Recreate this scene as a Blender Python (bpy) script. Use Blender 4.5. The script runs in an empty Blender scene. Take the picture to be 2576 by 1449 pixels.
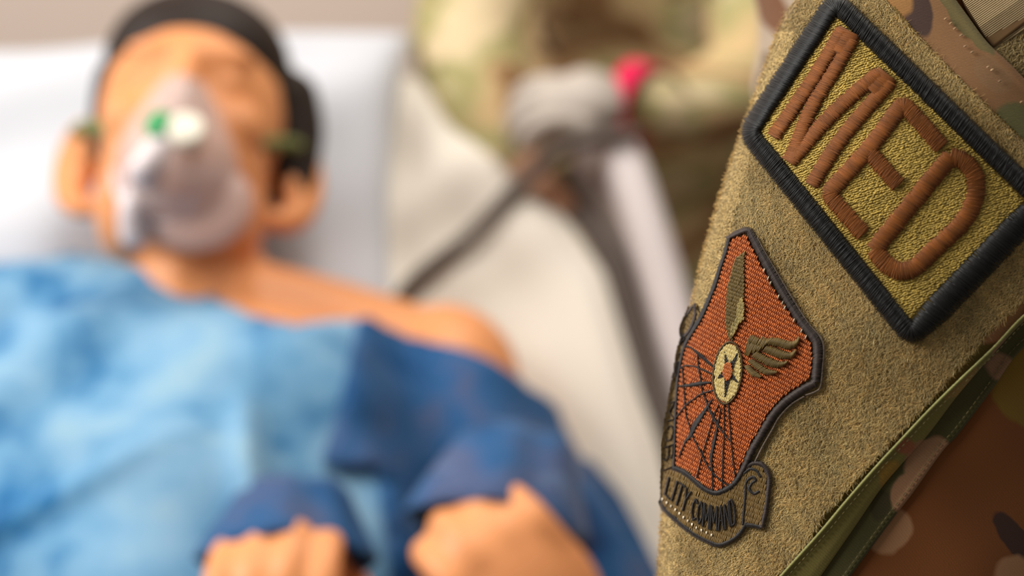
import bpy, bmesh, math
import numpy as np
from math import radians, sin, cos, pi
from mathutils import Vector, Matrix

rng = np.random.default_rng(7)
SC = bpy.context.scene
COL = SC.collection

# ------------------------------------------------------------------ camera
FOC = 50.0 / 36.0 * 2576.0                    # focal length in pixels of the 2576 wide frame
PITCH = radians(25)
CAM = np.array([0.0, 0.0, 1.32])
RIGHT = np.array([1.0, 0, 0])
FWD = np.array([0.0, cos(PITCH), -sin(PITCH)])
UP = np.array([0.0, sin(PITCH), cos(PITCH)])
cam_d = bpy.data.cameras.new('camera')
cam_o = bpy.data.objects.new('camera', cam_d)
COL.objects.link(cam_o)
cam_o.location = CAM
cam_o.rotation_euler = (radians(90) - PITCH, 0, 0)
cam_d.lens = 50
cam_d.sensor_width = 36
cam_d.clip_start = 0.02
cam_d.dof.use_dof = True
cam_d.dof.focus_distance = 0.443
cam_d.dof.aperture_fstop = 4.2
cam_d.dof.aperture_blades = 0
SC.camera = cam_o

# ------------------------------------------------------------------ light and exposure
SC.view_settings.view_transform = 'Standard'
SC.view_settings.look = 'None'
SC.view_settings.gamma = 1
SC.view_settings.use_curve_mapping = False
SC.view_settings.exposure = 0.0
world = bpy.data.worlds.new('room_light')
SC.world = world
world.use_nodes = True
wb = world.node_tree.nodes['Background']
wb.inputs['Color'].default_value = (1.0, 0.93, 0.86, 1)
wb.inputs['Strength'].default_value = 0.17


def area(name, loc, target, size, size_y, power, color):
    d = bpy.data.lights.new(name, 'AREA')
    d.shape = 'RECTANGLE'
    d.size = size
    d.size_y = size_y
    d.energy = power
    d.color = color
    o = bpy.data.objects.new(name, d)
    COL.objects.link(o)
    o.location = loc
    o.rotation_euler = (Vector(target) - Vector(loc)).to_track_quat('-Z', 'Y').to_euler()
    return o


area('window_light', (-1.45, 0.5, 1.95), (0.1, 0.6, 1.1), 1.0, 1.0, 43, (1.0, 0.96, 0.92))
area('ceiling_light', (0.3, 1.25, 2.5), (0.2, 1.3, 0.8), 1.3, 0.7, 27, (1.0, 0.95, 0.88))

# ------------------------------------------------------------------ helpers
def lin(r, g, b):
    f = lambda c: c / 12.92 if c <= 0.04045 else ((c + 0.055) / 1.055) ** 2.4
    return (f(r / 255), f(g / 255), f(b / 255), 1.0)


def at(px, py, d):
    """point seen at pixel (px,py) at depth d"""
    px = np.asarray(px, float); py = np.asarray(py, float); d = np.asarray(d, float)
    return (CAM + d[..., None] * (FWD + ((px - 1288) / FOC)[..., None] * RIGHT
                                  - ((py - 724.5) / FOC)[..., None] * UP))


def A(px, py, d):
    return at(np.array(px), np.array(py), np.array(d))


# reclined bed frame: u across, v towards the head, w out of the mattress
BV = np.array([0, cos(radians(30)), sin(radians(30))])
BW = np.array([0, -sin(radians(30)), cos(radians(30))])
BO = A(480, 372, 1.15) - 0.17 * BW


def bed(u, v, w):
    u = np.asarray(u, float); v = np.asarray(v, float); w = np.asarray(w, float)
    return BO + u[..., None] * RIGHT + v[..., None] * BV + w[..., None] * BW


def B(u, v, w):
    return bed(np.array(u), np.array(v), np.array(w))


def bw(px, py, w):
    r = FWD + (px - 1288) / FOC * RIGHT - (py - 724.5) / FOC * UP
    t = ((BO + w * BW - CAM) @ BW) / (r @ BW)
    q = CAM + t * r - BO
    return q @ RIGHT, q @ BV


def BPX(px, py, w):
    u, v = bw(px, py, w)
    return B(u, v, w)


def mesh_obj(name, verts, faces, m=None, parent=None, smooth=True, uv=None, col=None):
    me = bpy.data.meshes.new(name)
    verts = np.asarray(verts, np.float32).reshape(-1, 3)
    if isinstance(faces, np.ndarray):
        n, k = faces.shape
        me.vertices.add(len(verts)); me.vertices.foreach_set('co', verts.ravel())
        me.loops.add(n * k); me.loops.foreach_set('vertex_index', faces.astype(np.int32).ravel())
        me.polygons.add(n)
        me.polygons.foreach_set('loop_start', (np.arange(n) * k).astype(np.int32))
        me.update(calc_edges=True)
    else:
        me.from_pydata(verts.tolist(), [], [list(f) for f in faces])
    me.validate()
    if smooth:
        me.polygons.foreach_set('use_smooth', np.ones(len(me.polygons), bool))
    if uv is not None:
        lay = me.uv_layers.new(name='chart')
        li = np.empty(len(me.loops), np.int32); me.loops.foreach_get('vertex_index', li)
        lay.data.foreach_set('uv', np.asarray(uv, np.float32)[li].ravel())
    if col is not None:
        a = me.color_attributes.new('tint', 'FLOAT_COLOR', 'POINT')
        c = np.ones((len(verts), 4), np.float32); c[:, :3] = col
        a.data.foreach_set('color', c.ravel())
    o = bpy.data.objects.new(name, me)
    COL.objects.link(o)
    if m: me.materials.append(m)
    if parent is not None: o.parent = parent
    return o


def thing(name, label, cat, loc=(0, 0, 0), group=None):
    o = bpy.data.objects.new(name, None)
    COL.objects.link(o)
    o.empty_display_size = 0.02
    o['label'] = label; o['category'] = cat
    if group: o['group'] = group
    return o


def tag(o, label, cat):
    o['label'] = label; o['category'] = cat
    return o


def struct(o, label):
    o['kind'] = 'structure'; o['label'] = label
    return o


# ------------------------------------------------------------------ materials
class NT:
    def __init__(self, name):
        self.m = bpy.data.materials.new(name)
        self.m.use_nodes = True
        self.t = self.m.node_tree
        self.b = self.t.nodes['Principled BSDF']
        self.b.inputs['Specular IOR Level'].default_value = 0.25

    def n(self, typ, **kw):
        nd = self.t.nodes.new(typ)
        for k, v in kw.items():
            setattr(nd, k, v)
        return nd

    def link(self, a, b):
        self.t.links.new(a, b)

    def mix(self, fac, a, b, blend='MIX'):
        nd = self.n('ShaderNodeMix', data_type='RGBA', blend_type=blend)
        for sock, v in ((nd.inputs[0], fac), (nd.inputs[6], a), (nd.inputs[7], b)):
            if hasattr(v, 'is_output'): self.link(v, sock)
            else: sock.default_value = v
        return nd.outputs[2]

    def math(self, op, a, b=0.0):
        nd = self.n('ShaderNodeMath', operation=op)
        for sock, v in ((nd.inputs[0], a), (nd.inputs[1], b)):
            if hasattr(v, 'is_output'): self.link(v, sock)
            else: sock.default_value = v
        return nd.outputs[0]

    def noise(self, vec, scale, detail=3, rough=0.5, dist=0.0):
        nd = self.n('ShaderNodeTexNoise')
        nd.inputs['Scale'].default_value = scale
        nd.inputs['Detail'].default_value = detail
        nd.inputs['Roughness'].default_value = rough
        nd.inputs['Distortion'].default_value = dist
        if vec is not None: self.link(vec, nd.inputs['Vector'])
        return nd

    def ramp(self, fac, stops, interp='LINEAR'):
        nd = self.n('ShaderNodeValToRGB')
        cr = nd.color_ramp
        cr.interpolation = interp
        while len(cr.elements) < len(stops): cr.elements.new(0.5)
        for e, (p, c) in zip(cr.elements, stops):
            e.position = p; e.color = c
        self.link(fac, nd.inputs[0])
        return nd.outputs[0]

    def bump(self, h, strength, dist=0.001):
        nd = self.n('ShaderNodeBump')
        nd.inputs['Strength'].default_value = strength
        nd.inputs['Distance'].default_value = dist
        self.link(h, nd.inputs['Height'])
        self.link(nd.outputs[0], self.b.inputs['Normal'])

    def obj(self):
        return self.n('ShaderNodeTexCoord').outputs['Object']

    def uv(self):
        return self.n('ShaderNodeTexCoord').outputs['UV']

    def base(self, v):
        if hasattr(v, 'is_output'): self.link(v, self.b.inputs['Base Color'])
        else: self.b.inputs['Base Color'].default_value = v


def plain(name, c, rough=0.6, c2=None, scale=40, spec=0.25):
    t = NT(name)
    t.b.inputs['Roughness'].default_value = rough
    t.b.inputs['Specular IOR Level'].default_value = spec
    c2 = c2 or tuple(x * 0.86 for x in c[:3]) + (1,)
    nz = t.noise(t.obj(), scale)
    t.base(t.mix(nz.outputs['Fac'], c, c2))
    return t.m


def thread_mat(name, c, rough=0.45, spec=0.35, sheen=0.1, var=0.5):
    """dyed thread: colour times a random tint per thread"""
    t = NT(name)
    a = t.n('ShaderNodeAttribute', attribute_name='tint')
    t.base(t.mix(1.0, c, a.outputs['Color'], 'MULTIPLY'))
    t.b.inputs['Roughness'].default_value = rough
    t.b.inputs['Specular IOR Level'].default_value = spec
    t.b.inputs['Sheen Weight'].default_value = sheen
    return t.m


def camo_uv(name, base, blobs, twill=220.0, ang=0.2, bumpd=0.00012, depth=0.12):
    """printed cloth: soft edged blobs laid out on the cloth chart, fine twill lines"""
    t = NT(name)
    uv = t.uv()
    nz = t.noise(uv, 14, 2)
    off = t.n('ShaderNodeVectorMath', operation='SUBTRACT')
    t.link(nz.outputs['Color'], off.inputs[0]); off.inputs[1].default_value = (.5, .5, .5)
    sc = t.n('ShaderNodeVectorMath', operation='SCALE')
    t.link(off.outputs[0], sc.inputs[0]); sc.inputs['Scale'].default_value = 0.03
    ad = t.n('ShaderNodeVectorMath', operation='ADD')
    t.link(uv, ad.inputs[0]); t.link(sc.outputs[0], ad.inputs[1])
    cur = base
    for (cx, cy, rx, ry, rot, c) in blobs:
        mp = t.n('ShaderNodeMapping', vector_type='TEXTURE')
        mp.inputs['Location'].default_value = (cx / 1000, cy / 1000, 0)
        mp.inputs['Rotation'].default_value = (0, 0, radians(rot))
        mp.inputs['Scale'].default_value = (rx / 1000, ry / 1000, 1)
        t.link(ad.outputs[0], mp.inputs['Vector'])
        ln = t.n('ShaderNodeVectorMath', operation='LENGTH')
        t.link(mp.outputs[0], ln.inputs[0])
        mr = t.n('ShaderNodeMapRange')
        mr.inputs['From Min'].default_value = 1.0 + 6.0 / max(rx, ry) * 1.0
        mr.inputs['From Max'].default_value = 1.0 - 6.0 / max(rx, ry)
        t.link(ln.outputs['Value'], mr.inputs['Value'])
        cur = t.mix(mr.outputs[0], cur, c)
    wv = t.n('ShaderNodeTexWave')
    mp = t.n('ShaderNodeMapping')
    mp.inputs['Rotation'].default_value = (0, 0, -ang)
    t.link(uv, mp.inputs['Vector'])
    wv.bands_direction = 'Y'
    wv.inputs['Scale'].default_value = twill / 6.28318 * 1.0
    wv.inputs['Distortion'].default_value = 2.5
    wv.inputs['Detail'].default_value = 2
    wv.inputs['Detail Scale'].default_value = 3
    t.link(mp.outputs[0], wv.inputs['Vector'])
    g = t.noise(uv, 300, 2)
    dk = t.math('MULTIPLY_ADD', wv.outputs['Fac'], depth)
    dk.node.inputs[2].default_value = 1.0 - depth * 0.7
    cc = t.n('ShaderNodeCombineColor')
    for i in range(3): t.link(dk, cc.inputs[i])
    cur = t.mix(1.0, cur, cc.outputs[0], 'MULTIPLY')
    t.base(cur)
    hh = t.math('ADD', wv.outputs['Fac'], g.outputs['Fac'])
    t.bump(hh, 0.6, bumpd)
    t.b.inputs['Roughness'].default_value = 0.85
    t.b.inputs['Sheen Weight'].default_value = 0.15
    return t.m


def camo_obj(name, scale=9.0, seed=0.0):
    t = NT(name)
    o = t.obj()
    mp = t.n('ShaderNodeMapping'); mp.inputs['Location'].default_value = (seed, seed * 2, seed)
    mp.inputs['Scale'].default_value = (1, 1, 1.4)
    t.link(o, mp.inputs['Vector'])
    a = t.noise(mp.outputs[0], scale, 2.5, 0.5, 0.4)
    c = t.ramp(a.outputs['Fac'], [(0.0, lin(96, 72, 50)), (0.40, lin(146, 112, 76)), (0.46, lin(196, 168, 124)),
                                  (0.55, lin(160, 154, 104)), (0.62, lin(212, 192, 154))], 'EASE')
    b = t.noise(mp.outputs[0], scale * 1.9, 2, 0.5, 0.6)
    f = t.ramp(b.outputs['Fac'], [(0.64, (0, 0, 0, 1)), (0.70, (1, 1, 1, 1))])
    c = t.mix(f, c, lin(78, 58, 44))
    t.base(c)
    t.b.inputs['Roughness'].default_value = 0.9
    t.bump(t.noise(o, 900, 2).outputs['Fac'], 0.3, 0.0003)
    return t.m


# ------------------------------------------------------------------ room
wall_m = plain('painted_wall', lin(228, 210, 198), 0.8, lin(224, 205, 192), 6)
floor_m = plain('vinyl_floor', lin(150, 140, 128), 0.5, lin(134, 124, 112), 12)


def box(name, lo, hi, m, parent=None, bevel=0.0):
    bm = bmesh.new()
    bmesh.ops.create_cube(bm, size=1)
    lo = Vector(lo); hi = Vector(hi)
    for v in bm.verts:
        v.co = Vector([lo[i] + (v.co[i] + .5) * (hi[i] - lo[i]) for i in range(3)])
    if bevel:
        bmesh.ops.bevel(bm, geom=bm.edges[:], offset=bevel, segments=3, affect='EDGES', profile=0.5)
    me = bpy.data.meshes.new(name); bm.to_mesh(me); bm.free()
    me.materials.append(m)
    o = bpy.data.objects.new(name, me); COL.objects.link(o)
    if parent is not None: o.parent = parent
    return o


struct(box('floor', (-3, -2.5, -0.05), (3, 2.15, 0), floor_m), 'plain vinyl floor of the treatment room')
struct(box('wall_back', (-3, 2.05, 0), (3, 2.15, 3), wall_m), 'beige painted wall behind the head of the bed')


# ------------------------------------------------------------------ solid builders for bodies
def catmull(P, n):
    P = np.asarray(P, float)
    Q = np.vstack([2 * P[0] - P[1], P, 2 * P[-1] - P[-2]])
    out = []
    for i in range(1, len(Q) - 2):
        p0, p1, p2, p3 = Q[i - 1:i + 3]
        for t in np.linspace(0, 1, n, endpoint=False):
            out.append(0.5 * (2 * p1 + (p2 - p0) * t + (2 * p0 - 5 * p1 + 4 * p2 - p3) * t * t
                              + (3 * p1 - p0 - 3 * p2 + p3) * t ** 3))
    out.append(P[-1])
    return np.array(out)


class Solid:
    """overlapping lofts and ellipsoids that are fused into one skin"""
    def __init__(self):
        self.v = []; self.f = []; self.n = 0

    def add(self, v, f):
        self.v.append(np.asarray(v, float)); self.f += [[i + self.n for i in q] for q in f]; self.n += len(v)

    def ell(self, c, ax, r, seg=24, rings=14):
        """ellipsoid at c, ax = 3x3 rows of axes, r = radii"""
        ax = np.asarray(ax, float)
        v = []; f = []
        for i in range(1, rings):
            th = pi * i / rings
            for j in range(seg):
                ph = 2 * pi * j / seg
                d = np.array([sin(th) * cos(ph) * r[0], sin(th) * sin(ph) * r[1], cos(th) * r[2]])
                v.append(np.asarray(c) + d @ ax)
        top = len(v); v.append(np.asarray(c) + np.array([0, 0, r[2]]) @ ax)
        bot = len(v); v.append(np.asarray(c) - np.array([0, 0, r[2]]) @ ax)
        for i in range(rings - 2):
            for j in range(seg):
                k = (j + 1) % seg
                f.append([i * seg + j, (i + 1) * seg + j, (i + 1) * seg + k, i * seg + k])
        for j in range(seg):
            k = (j + 1) % seg
            f.append([top, j, k]); f.append([bot, (rings - 2) * seg + k, (rings - 2) * seg + j])
        self.add(v, f)

    def limb(self, pts, rad, seg=16, n=5, squash=None):
        """tapered limb through pts with radii rad, round ends; squash=(dir, factor)"""
        D = np.hstack([np.asarray(pts, float), np.asarray(rad, float)[:, None]])
        S = catmull(D, n)
        P = S[:, :3]; r = np.maximum(S[:, 3], 1e-4)
        T = np.gradient(P, axis=0); T /= np.linalg.norm(T, axis=1)[:, None]
        # round ends
        caps0 = []; caps1 = []
        for k in (0.35, 0.75, 0.97):
            caps0.append((P[0] - T[0] * r[0] * k, r[0] * math.sqrt(1 - k * k), T[0]))
            caps1.append((P[-1] + T[-1] * r[-1] * k, r[-1] * math.sqrt(1 - k * k), T[-1]))
        L = caps0[::-1] + [(P[i], r[i], T[i]) for i in range(len(P))] + caps1
        ref = np.array([0.31, 0.22, 0.92]); v = []; f = []
        a = np.cross(L[0][2], ref); a /= np.linalg.norm(a)
        for (p, rr, t) in L:
            a = a - t * (a @ t); a /= np.linalg.norm(a); b = np.cross(t, a)
            for j in range(seg):
                ph = 2 * pi * j / seg
                o = rr * (cos(ph) * a + sin(ph) * b)
                if squash is not None:
                    q, k = squash
                    o = o - (o @ q) * (1 - k) * q
                v.append(p + o)
        m = len(L)
        for i in range(m - 1):
            for j in range(seg):
                k = (j + 1) % seg
                f.append([i * seg + j, i * seg + k, (i + 1) * seg + k, (i + 1) * seg + j])
        f.append(list(range(seg))[::-1]); f.append([(m - 1) * seg + j for j in range(seg)])
        self.add(v, f)

    def fuse(self, name, m, parent=None, voxel=0.005, smooth=6, fn=None):
        tmp = mesh_obj('tmp', np.vstack(self.v), self.f)
        r = tmp.modifiers.new('r', 'REMESH'); r.mode = 'VOXEL'; r.voxel_size = voxel; r.use_smooth_shade = True
        s = tmp.modifiers.new('s', 'SMOOTH'); s.factor = 0.5; s.iterations = smooth
        dg = bpy.context.evaluated_depsgraph_get()
        me = bpy.data.meshes.new_from_object(tmp.evaluated_get(dg))
        old = tmp.data
        bpy.data.objects.remove(tmp); bpy.data.meshes.remove(old)
        me.name = name
        me.polygons.foreach_set('use_smooth', np.ones(len(me.polygons), bool))
        me.materials.clear(); me.materials.append(m)
        if fn is not None:
            co = np.empty(len(me.vertices) * 3); me.vertices.foreach_get('co', co)
            me.vertices.foreach_set('co', fn(co.reshape(-1, 3)).ravel()); me.update()
        o = bpy.data.objects.new(name, me); COL.objects.link(o)
        if parent is not None: o.parent = parent
        return o


def tube(name, pts, r, m, parent=None, seg=12, n=8):
    s = Solid(); s.limb(pts, [r] * len(pts), seg, n)
    return mesh_obj(name, np.vstack(s.v), s.f, m, parent)


AXB = np.array([RIGHT, BV, BW])     # axes of the bed frame
EYE3 = np.eye(3)

# ------------------------------------------------------------------ hospital bed, mattress, sheet, pillow
sheet_m = plain('white_cotton', lin(232, 224, 212), 0.85, lin(226, 217, 204), 20)
pillow_m = plain('pillow_cotton', lin(202, 204, 210), 0.85, lin(196, 198, 204), 20)
rail_m = plain('pale_plastic', lin(212, 202, 200), 0.45, lin(206, 196, 194), 15, 0.4)
panel_m = plain('taupe_plastic', lin(180, 166, 156), 0.5, lin(172, 158, 148), 15, 0.4)
frame_m = plain('grey_bed_metal', lin(130, 125, 122), 0.4, lin(120, 116, 112), 15, 0.5)

EDGE = [bw(*p, 0.0) for p in [(1030, 60), (1120, 190), (1215, 310), (1300, 410), (1420, 520), (1520, 660),
                              (1570, 820), (1612, 960), (1660, 1090), (1700, 1260), (1720, 1449)]]
EDGE = np.array(EDGE)
_s = EDGE[np.argsort(EDGE[:, 1])]


def edge_u(v):
    return np.interp(v, _s[:, 1], _s[:, 0], left=_s[0, 0] + 0.02, right=_s[-1, 0] - 0.02)


def fold(u, v):
    h = 0.006 * np.sin(23 * v + 9 * u + 2 * np.sin(7 * u))
    h += 0.010 * np.sin(48 * v - 20 * u + 1.5 * np.sin(15 * u)) * np.exp(-((u - 0.16) / 0.13) ** 2 - ((v - 0.06) / 0.12) ** 2)
    h += 0.004 * np.sin(70 * u + 31 * v) * np.sin(20 * v + 1)
    return h


def slab_uv(name, v0, v1, thick, inset, top, m, nu=90, nv=110, label=None):
    """slab with a rounded rim lying on the reclined bed; right edge follows edge_u"""
    vs = np.linspace(v0, v1, nv); ss = np.linspace(0, 1, nu)
    rows = []
    for v in vs:
        ul = -0.62; ur = edge_u(v) - inset
        u = ul + (ur - ul) * ss
        d = np.minimum(np.minimum(u - ul, ur - u), min(v - v0, v1 - v))
        e = np.clip(d / 0.035, 0, 1)
        w = top - 0.035 * (1 - np.sqrt(1 - (1 - e) ** 2)) + (fold(u, v) * e if label else 0)
        rows.append(np.stack([u, np.full(nu, v), w], 1))
    T = np.array(rows).reshape(-1, 3)
    Bt = T.copy(); Bt[:, 2] = top - thick
    V = np.vstack([T, Bt]); N = nu * nv; f = []
    idx = np.arange(N).reshape(nv, nu)
    for i in range(nv - 1):
        for j in range(nu - 1):
            a, b, c, d = idx[i, j], idx[i, j + 1], idx[i + 1, j + 1], idx[i + 1, j]
            f.append([a, b, c, d]); f.append([d + N, c + N, b + N, a + N])
    ring = list(idx[0, :]) + list(idx[1:, -1]) + list(idx[-1, -2::-1]) + list(idx[-2:0:-1, 0])
    for i in range(len(ring)):
        a, b = ring[i], ring[(i + 1) % len(ring)]
        f.append([b, a, a + N, b + N])
    return mesh_obj(name, bed(V[:, 0], V[:, 1], V[:, 2]), f, m)


tag(slab_uv('mattress', -0.62, 0.25, 0.13, 0.012, -0.018, sheet_m), 'thick mattress of the raised hospital bed under the sheet', 'mattress')
tag(slab_uv('bed_sheet', -0.63, 0.26, 0.016, 0.0, 0.0, sheet_m, label=True), 'wrinkled cream white sheet stretched over the bed', 'sheet')

bedt = thing('hospital_bed', 'hospital bed with raised back and pale side rail', 'bed')
fr = B(0, 0, -0.17)
s = Solid(); s.ell(B(-0.15, -0.16, -0.185), AXB, (0.47, 0.46, 0.03)); s.fuse('back_panel', frame_m, bedt, 0.012, 2)
lowc = B(0, -0.62, -0.02)
box('seat_deck', (-0.85, -0.7, lowc[2] - 0.16), (0.10, lowc[1] - 0.02, lowc[2] - 0.10), frame_m, bedt, 0.01)
for x in (-0.8, 0.05):
    for y in (-0.6, 0.55):
        tube('leg', [(x, y, 0.03), (x, y, lowc[2] - 0.10)], 0.022, frame_m, bedt)
# side rail: rounded tube with a moulded panel inside it
RP = [A(1490, 392, 1.37), A(1530, 376, 1.36), A(1572, 420, 1.35), A(1620, 560, 1.33), A(1668, 720, 1.31), A(1712, 880, 1.29), A(1760, 1060, 1.27),
      A(1800, 1240, 1.26), A(1830, 1440, 1.25), A(1835, 1600, 1.27), A(1810, 1700, 1.33)]
rail = tube('side_rail', RP, 0.021, rail_m, bedt, 16, 8)
pn = []
inn = [A(1400, 440, 1.40), A(1425, 430, 1.40), A(1455, 500, 1.39), A(1530, 620, 1.37), A(1590, 760, 1.35), A(1640, 920, 1.33), A(1700, 1090, 1.31),
       A(1750, 1250, 1.30), A(1775, 1440, 1.29), A(1785, 1600, 1.30), A(1780, 1700, 1.34)]
a = catmull(RP, 6); b = catmull(inn, 6)
n = len(a)
nn = np.array([0.35, -0.3, 0.88]) * 0.006
vv = np.vstack([a + nn, b + nn, a - nn, b - nn]); ff = []
for i in range(n - 1):
    ff += [[i, i + 1, n + i + 1, n + i], [2 * n + i, 3 * n + i, 3 * n + i + 1, 2 * n + i + 1],
           [i, 2 * n + i, 2 * n + i + 1, i + 1], [n + i, n + i + 1, 3 * n + i + 1, 3 * n + i]]
mesh_obj('rail_panel', vv, ff, panel_m, bedt)

# pillow
def pillow():
    c = (-0.125, 0.070, 0.012)
    hu, hv, hw = 0.285, 0.178, 0.065
    nu, nv = 72, 56
    P = []
    for sgn in (1, -1):
        for j in range(nv + 1):
            for i in range(nu + 1):
                x = -1 + 2 * i / nu; y = -1 + 2 * j / nv
                k = max(0.0, (1 - abs(x) ** 2.6) * (1 - abs(y) ** 2.6)) ** 0.42
                u = c[0] + hu * x * (1 - 0.10 * (1 - abs(x)) * 0) * (1 - 0.05 * (1 - y * y))
                v = c[1] + 0.020 * x + hv * y * (1 - 0.07 * (1 - x * x))
                dent = 0.035 * math.exp(-((u + 0.0) / 0.09) ** 2 - ((v - 0.0) / 0.11) ** 2)
                w = c[2] + 0.02 + sgn * hw * k
                if sgn > 0:
                    w += -dent + k * (0.008 * sin(34 * v - 16 * u) + 0.010 * sin(26 * u - 44 * v) * abs(x))
                P.append((u, v, w))
    P = np.array(P); N = (nu + 1) * (nv + 1); f = []
    for j in range(nv):
        for i in range(nu):
            q = j * (nu + 1) + i
            f.append([q, q + 1, q + nu + 2, q + nu + 1]); f.append([N + q + nu + 1, N + q + nu + 2, N + q + 1, N + q])
    bm = bmesh.new()
    vs = [bm.verts.new(p) for p in bed(P[:, 0], P[:, 1], P[:, 2])]
    for q in f: bm.faces.new([vs[i] for i in q])
    bmesh.ops.remove_doubles(bm, verts=bm.verts, dist=0.0005)
    me = bpy.data.meshes.new('pillow'); bm.to_mesh(me); bm.free()
    me.polygons.foreach_set('use_smooth', np.ones(len(me.polygons), bool))
    me.materials.append(pillow_m)
    o = bpy.data.objects.new('pillow', me); COL.objects.link(o)
    return o


tag(pillow(), 'soft white pillow under the head of the mannequin', 'pillow')

# ------------------------------------------------------------------ training mannequin
skin_t = NT('mannequin_vinyl')
skin_t.base(skin_t.mix(skin_t.noise(skin_t.obj(), 18).outputs['Fac'], lin(230, 158, 106), lin(222, 146, 92)))
skin_t.b.inputs['Roughness'].default_value = 0.42
skin_t.b.inputs['Subsurface Weight'].default_value = 0.0
skin_m = skin_t.m
hair_m = plain('dark_hair', lin(48, 36, 30), 0.6, lin(34, 26, 22), 120)

MAN = thing('training_mannequin', 'orange-skinned medical training mannequin lying on the bed in a blue gown', 'mannequin')
HC = np.array([0.0, 0.0, 0.17])     # head centre in bed frame


def head_solid(S, c, ax, k=1.0):
    """c centre, ax rows: right, crown, face normal"""
    ax = np.asarray(ax); c = np.asarray(c)
    P = lambda x, y, z: c + (np.array([x, y, z]) * k) @ ax
    E = lambda x, y, z, a, b, d: S.ell(P(x, y, z), ax, (a * k, b * k, d * k))
    E(0, 0.025, -0.01, 0.077, 0.094, 0.098)          # skull
    E(0, -0.030, 0.026, 0.064, 0.083, 0.066)         # face
    E(0, -0.088, 0.052, 0.036, 0.030, 0.032)         # chin
    E(0.040, -0.06, 0.012, 0.026, 0.05, 0.045); E(-0.040, -0.06, 0.012, 0.026, 0.05, 0.045)   # jaw
    E(0.038, -0.018, 0.062, 0.024, 0.022, 0.022); E(-0.038, -0.018, 0.062, 0.024, 0.022, 0.022)  # cheeks
    E(0, 0.036, 0.078, 0.050, 0.014, 0.014)          # brow
    S.limb([P(0, 0.026, 0.088), P(0, 0.004, 0.100), P(0, -0.016, 0.113)], [0.009 * k, 0.010 * k, 0.014 * k])
    E(0.012, -0.020, 0.100, 0.009, 0.008, 0.010); E(-0.012, -0.020, 0.100, 0.009, 0.008, 0.010)
    E(0, -0.050, 0.088, 0.025, 0.007, 0.011); E(0, -0.062, 0.086, 0.022, 0.008, 0.011)   # lips
    E(0.031, 0.016, 0.070, 0.014, 0.009, 0.012); E(-0.031, 0.016, 0.070, 0.014, 0.009, 0.012)   # lids
    for sx in (1, -1):                               # ears
        S.limb([P(sx * 0.078, 0.012, -0.010), P(sx * 0.090, 0.018, -0.022), P(sx * 0.097, -0.012, -0.028),
                P(sx * 0.090, -0.046, -0.016), P(sx * 0.076, -0.060, -0.004)],
               [0.011 * k, 0.012 * k, 0.013 * k, 0.012 * k, 0.010 * k])
        E(sx * 0.083, -0.022, -0.014, 0.010, 0.032, 0.014)


def hand_fist(S, wrist, d, nrm, side, k=1.0, thumb=1):
    """closed hand: d wrist->knuckles, nrm back of the hand, side towards the little finger"""
    d = np.asarray(d, float); d /= np.linalg.norm(d)
    nrm = np.asarray(nrm, float); nrm = nrm - d * (nrm @ d); nrm /= np.linalg.norm(nrm)
    side = np.cross(d, nrm) * (1 if np.cross(d, nrm) @ np.asarray(side, float) > 0 else -1)
    P = lambda x, y, z: np.asarray(wrist) + k * (x * side + y * d + z * nrm)
    ax = np.array([side, d, nrm])
    S.ell(P(0, 0.045, 0), ax, (0.042 * k, 0.055 * k, 0.020 * k))
    for i, (x, L) in enumerate([(-0.031, 0.92), (-0.011, 1.0), (0.010, 0.95), (0.030, 0.8)]):
        y0 = 0.088 - 0.004 * abs(i - 1)
        S.limb([P(x, y0 - 0.02, 0.004), P(x, y0 + 0.002, 0.004), P(x, y0 + 0.022 * L, -0.018), P(x, y0 + 0.008, -0.042 * L),
                P(x, y0 - 0.022, -0.040 * L)], [0.0105 * k, 0.0108 * k, 0.0098 * k, 0.009 * k, 0.008 * k], 10, 4)
    S.limb([P(-0.030, 0.020, -0.010), P(-0.050, 0.045, -0.022), P(-0.046, 0.072, -0.040), P(-0.026, 0.086, -0.052)],
           [0.014 * k, 0.013 * k, 0.0115 * k, 0.009 * k], 10, 4)


_t = radians(8); _y = radians(9)
HN = BW * cos(_t) * cos(_y) - BV * sin(_t) * cos(_y) + RIGHT * sin(_y)
HU = BV * cos(_t) + BW * sin(_t)
HR = np.cross(HU, HN)
AXH = np.array([HR, HU, HN])


def hp(x, y, z):
    """point in the mannequin's head frame"""
    return B(*HC) + np.array([x, y, z]) @ AXH


S = Solid()
head_solid(S, B(*HC), AXH)
# neck, torso, shoulders
S.limb([B(0.0, -0.05, 0.145), B(0.008, -0.105, 0.125), B(0.015, -0.17, 0.105)], [0.058, 0.056, 0.066])
S.ell(B(0.02, -0.31, 0.085), AXB, (0.178, 0.215, 0.118))
S.ell(B(0.09, -0.235, 0.13), AXB, (0.085, 0.075, 0.06))       # chest muscles
S.ell(B(-0.06, -0.225, 0.13), AXB, (0.085, 0.075, 0.06))
S.ell(B(0.03, -0.52, 0.085), AXB, (0.160, 0.20, 0.105))
SHR = B(0.205, -0.165, 0.075); SHL = B(-0.178, -0.135, 0.075)
S.limb([B(0.02, -0.12, 0.11), B(0.11, -0.125, 0.092), SHR], [0.05, 0.042, 0.055])
S.limb([B(0.0, -0.12, 0.11), B(-0.09, -0.115, 0.092), SHL], [0.05, 0.042, 0.055])
S.ell(SHR, AXB, (0.062, 0.066, 0.060)); S.ell(SHL, AXB, (0.062, 0.066, 0.060))
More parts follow.
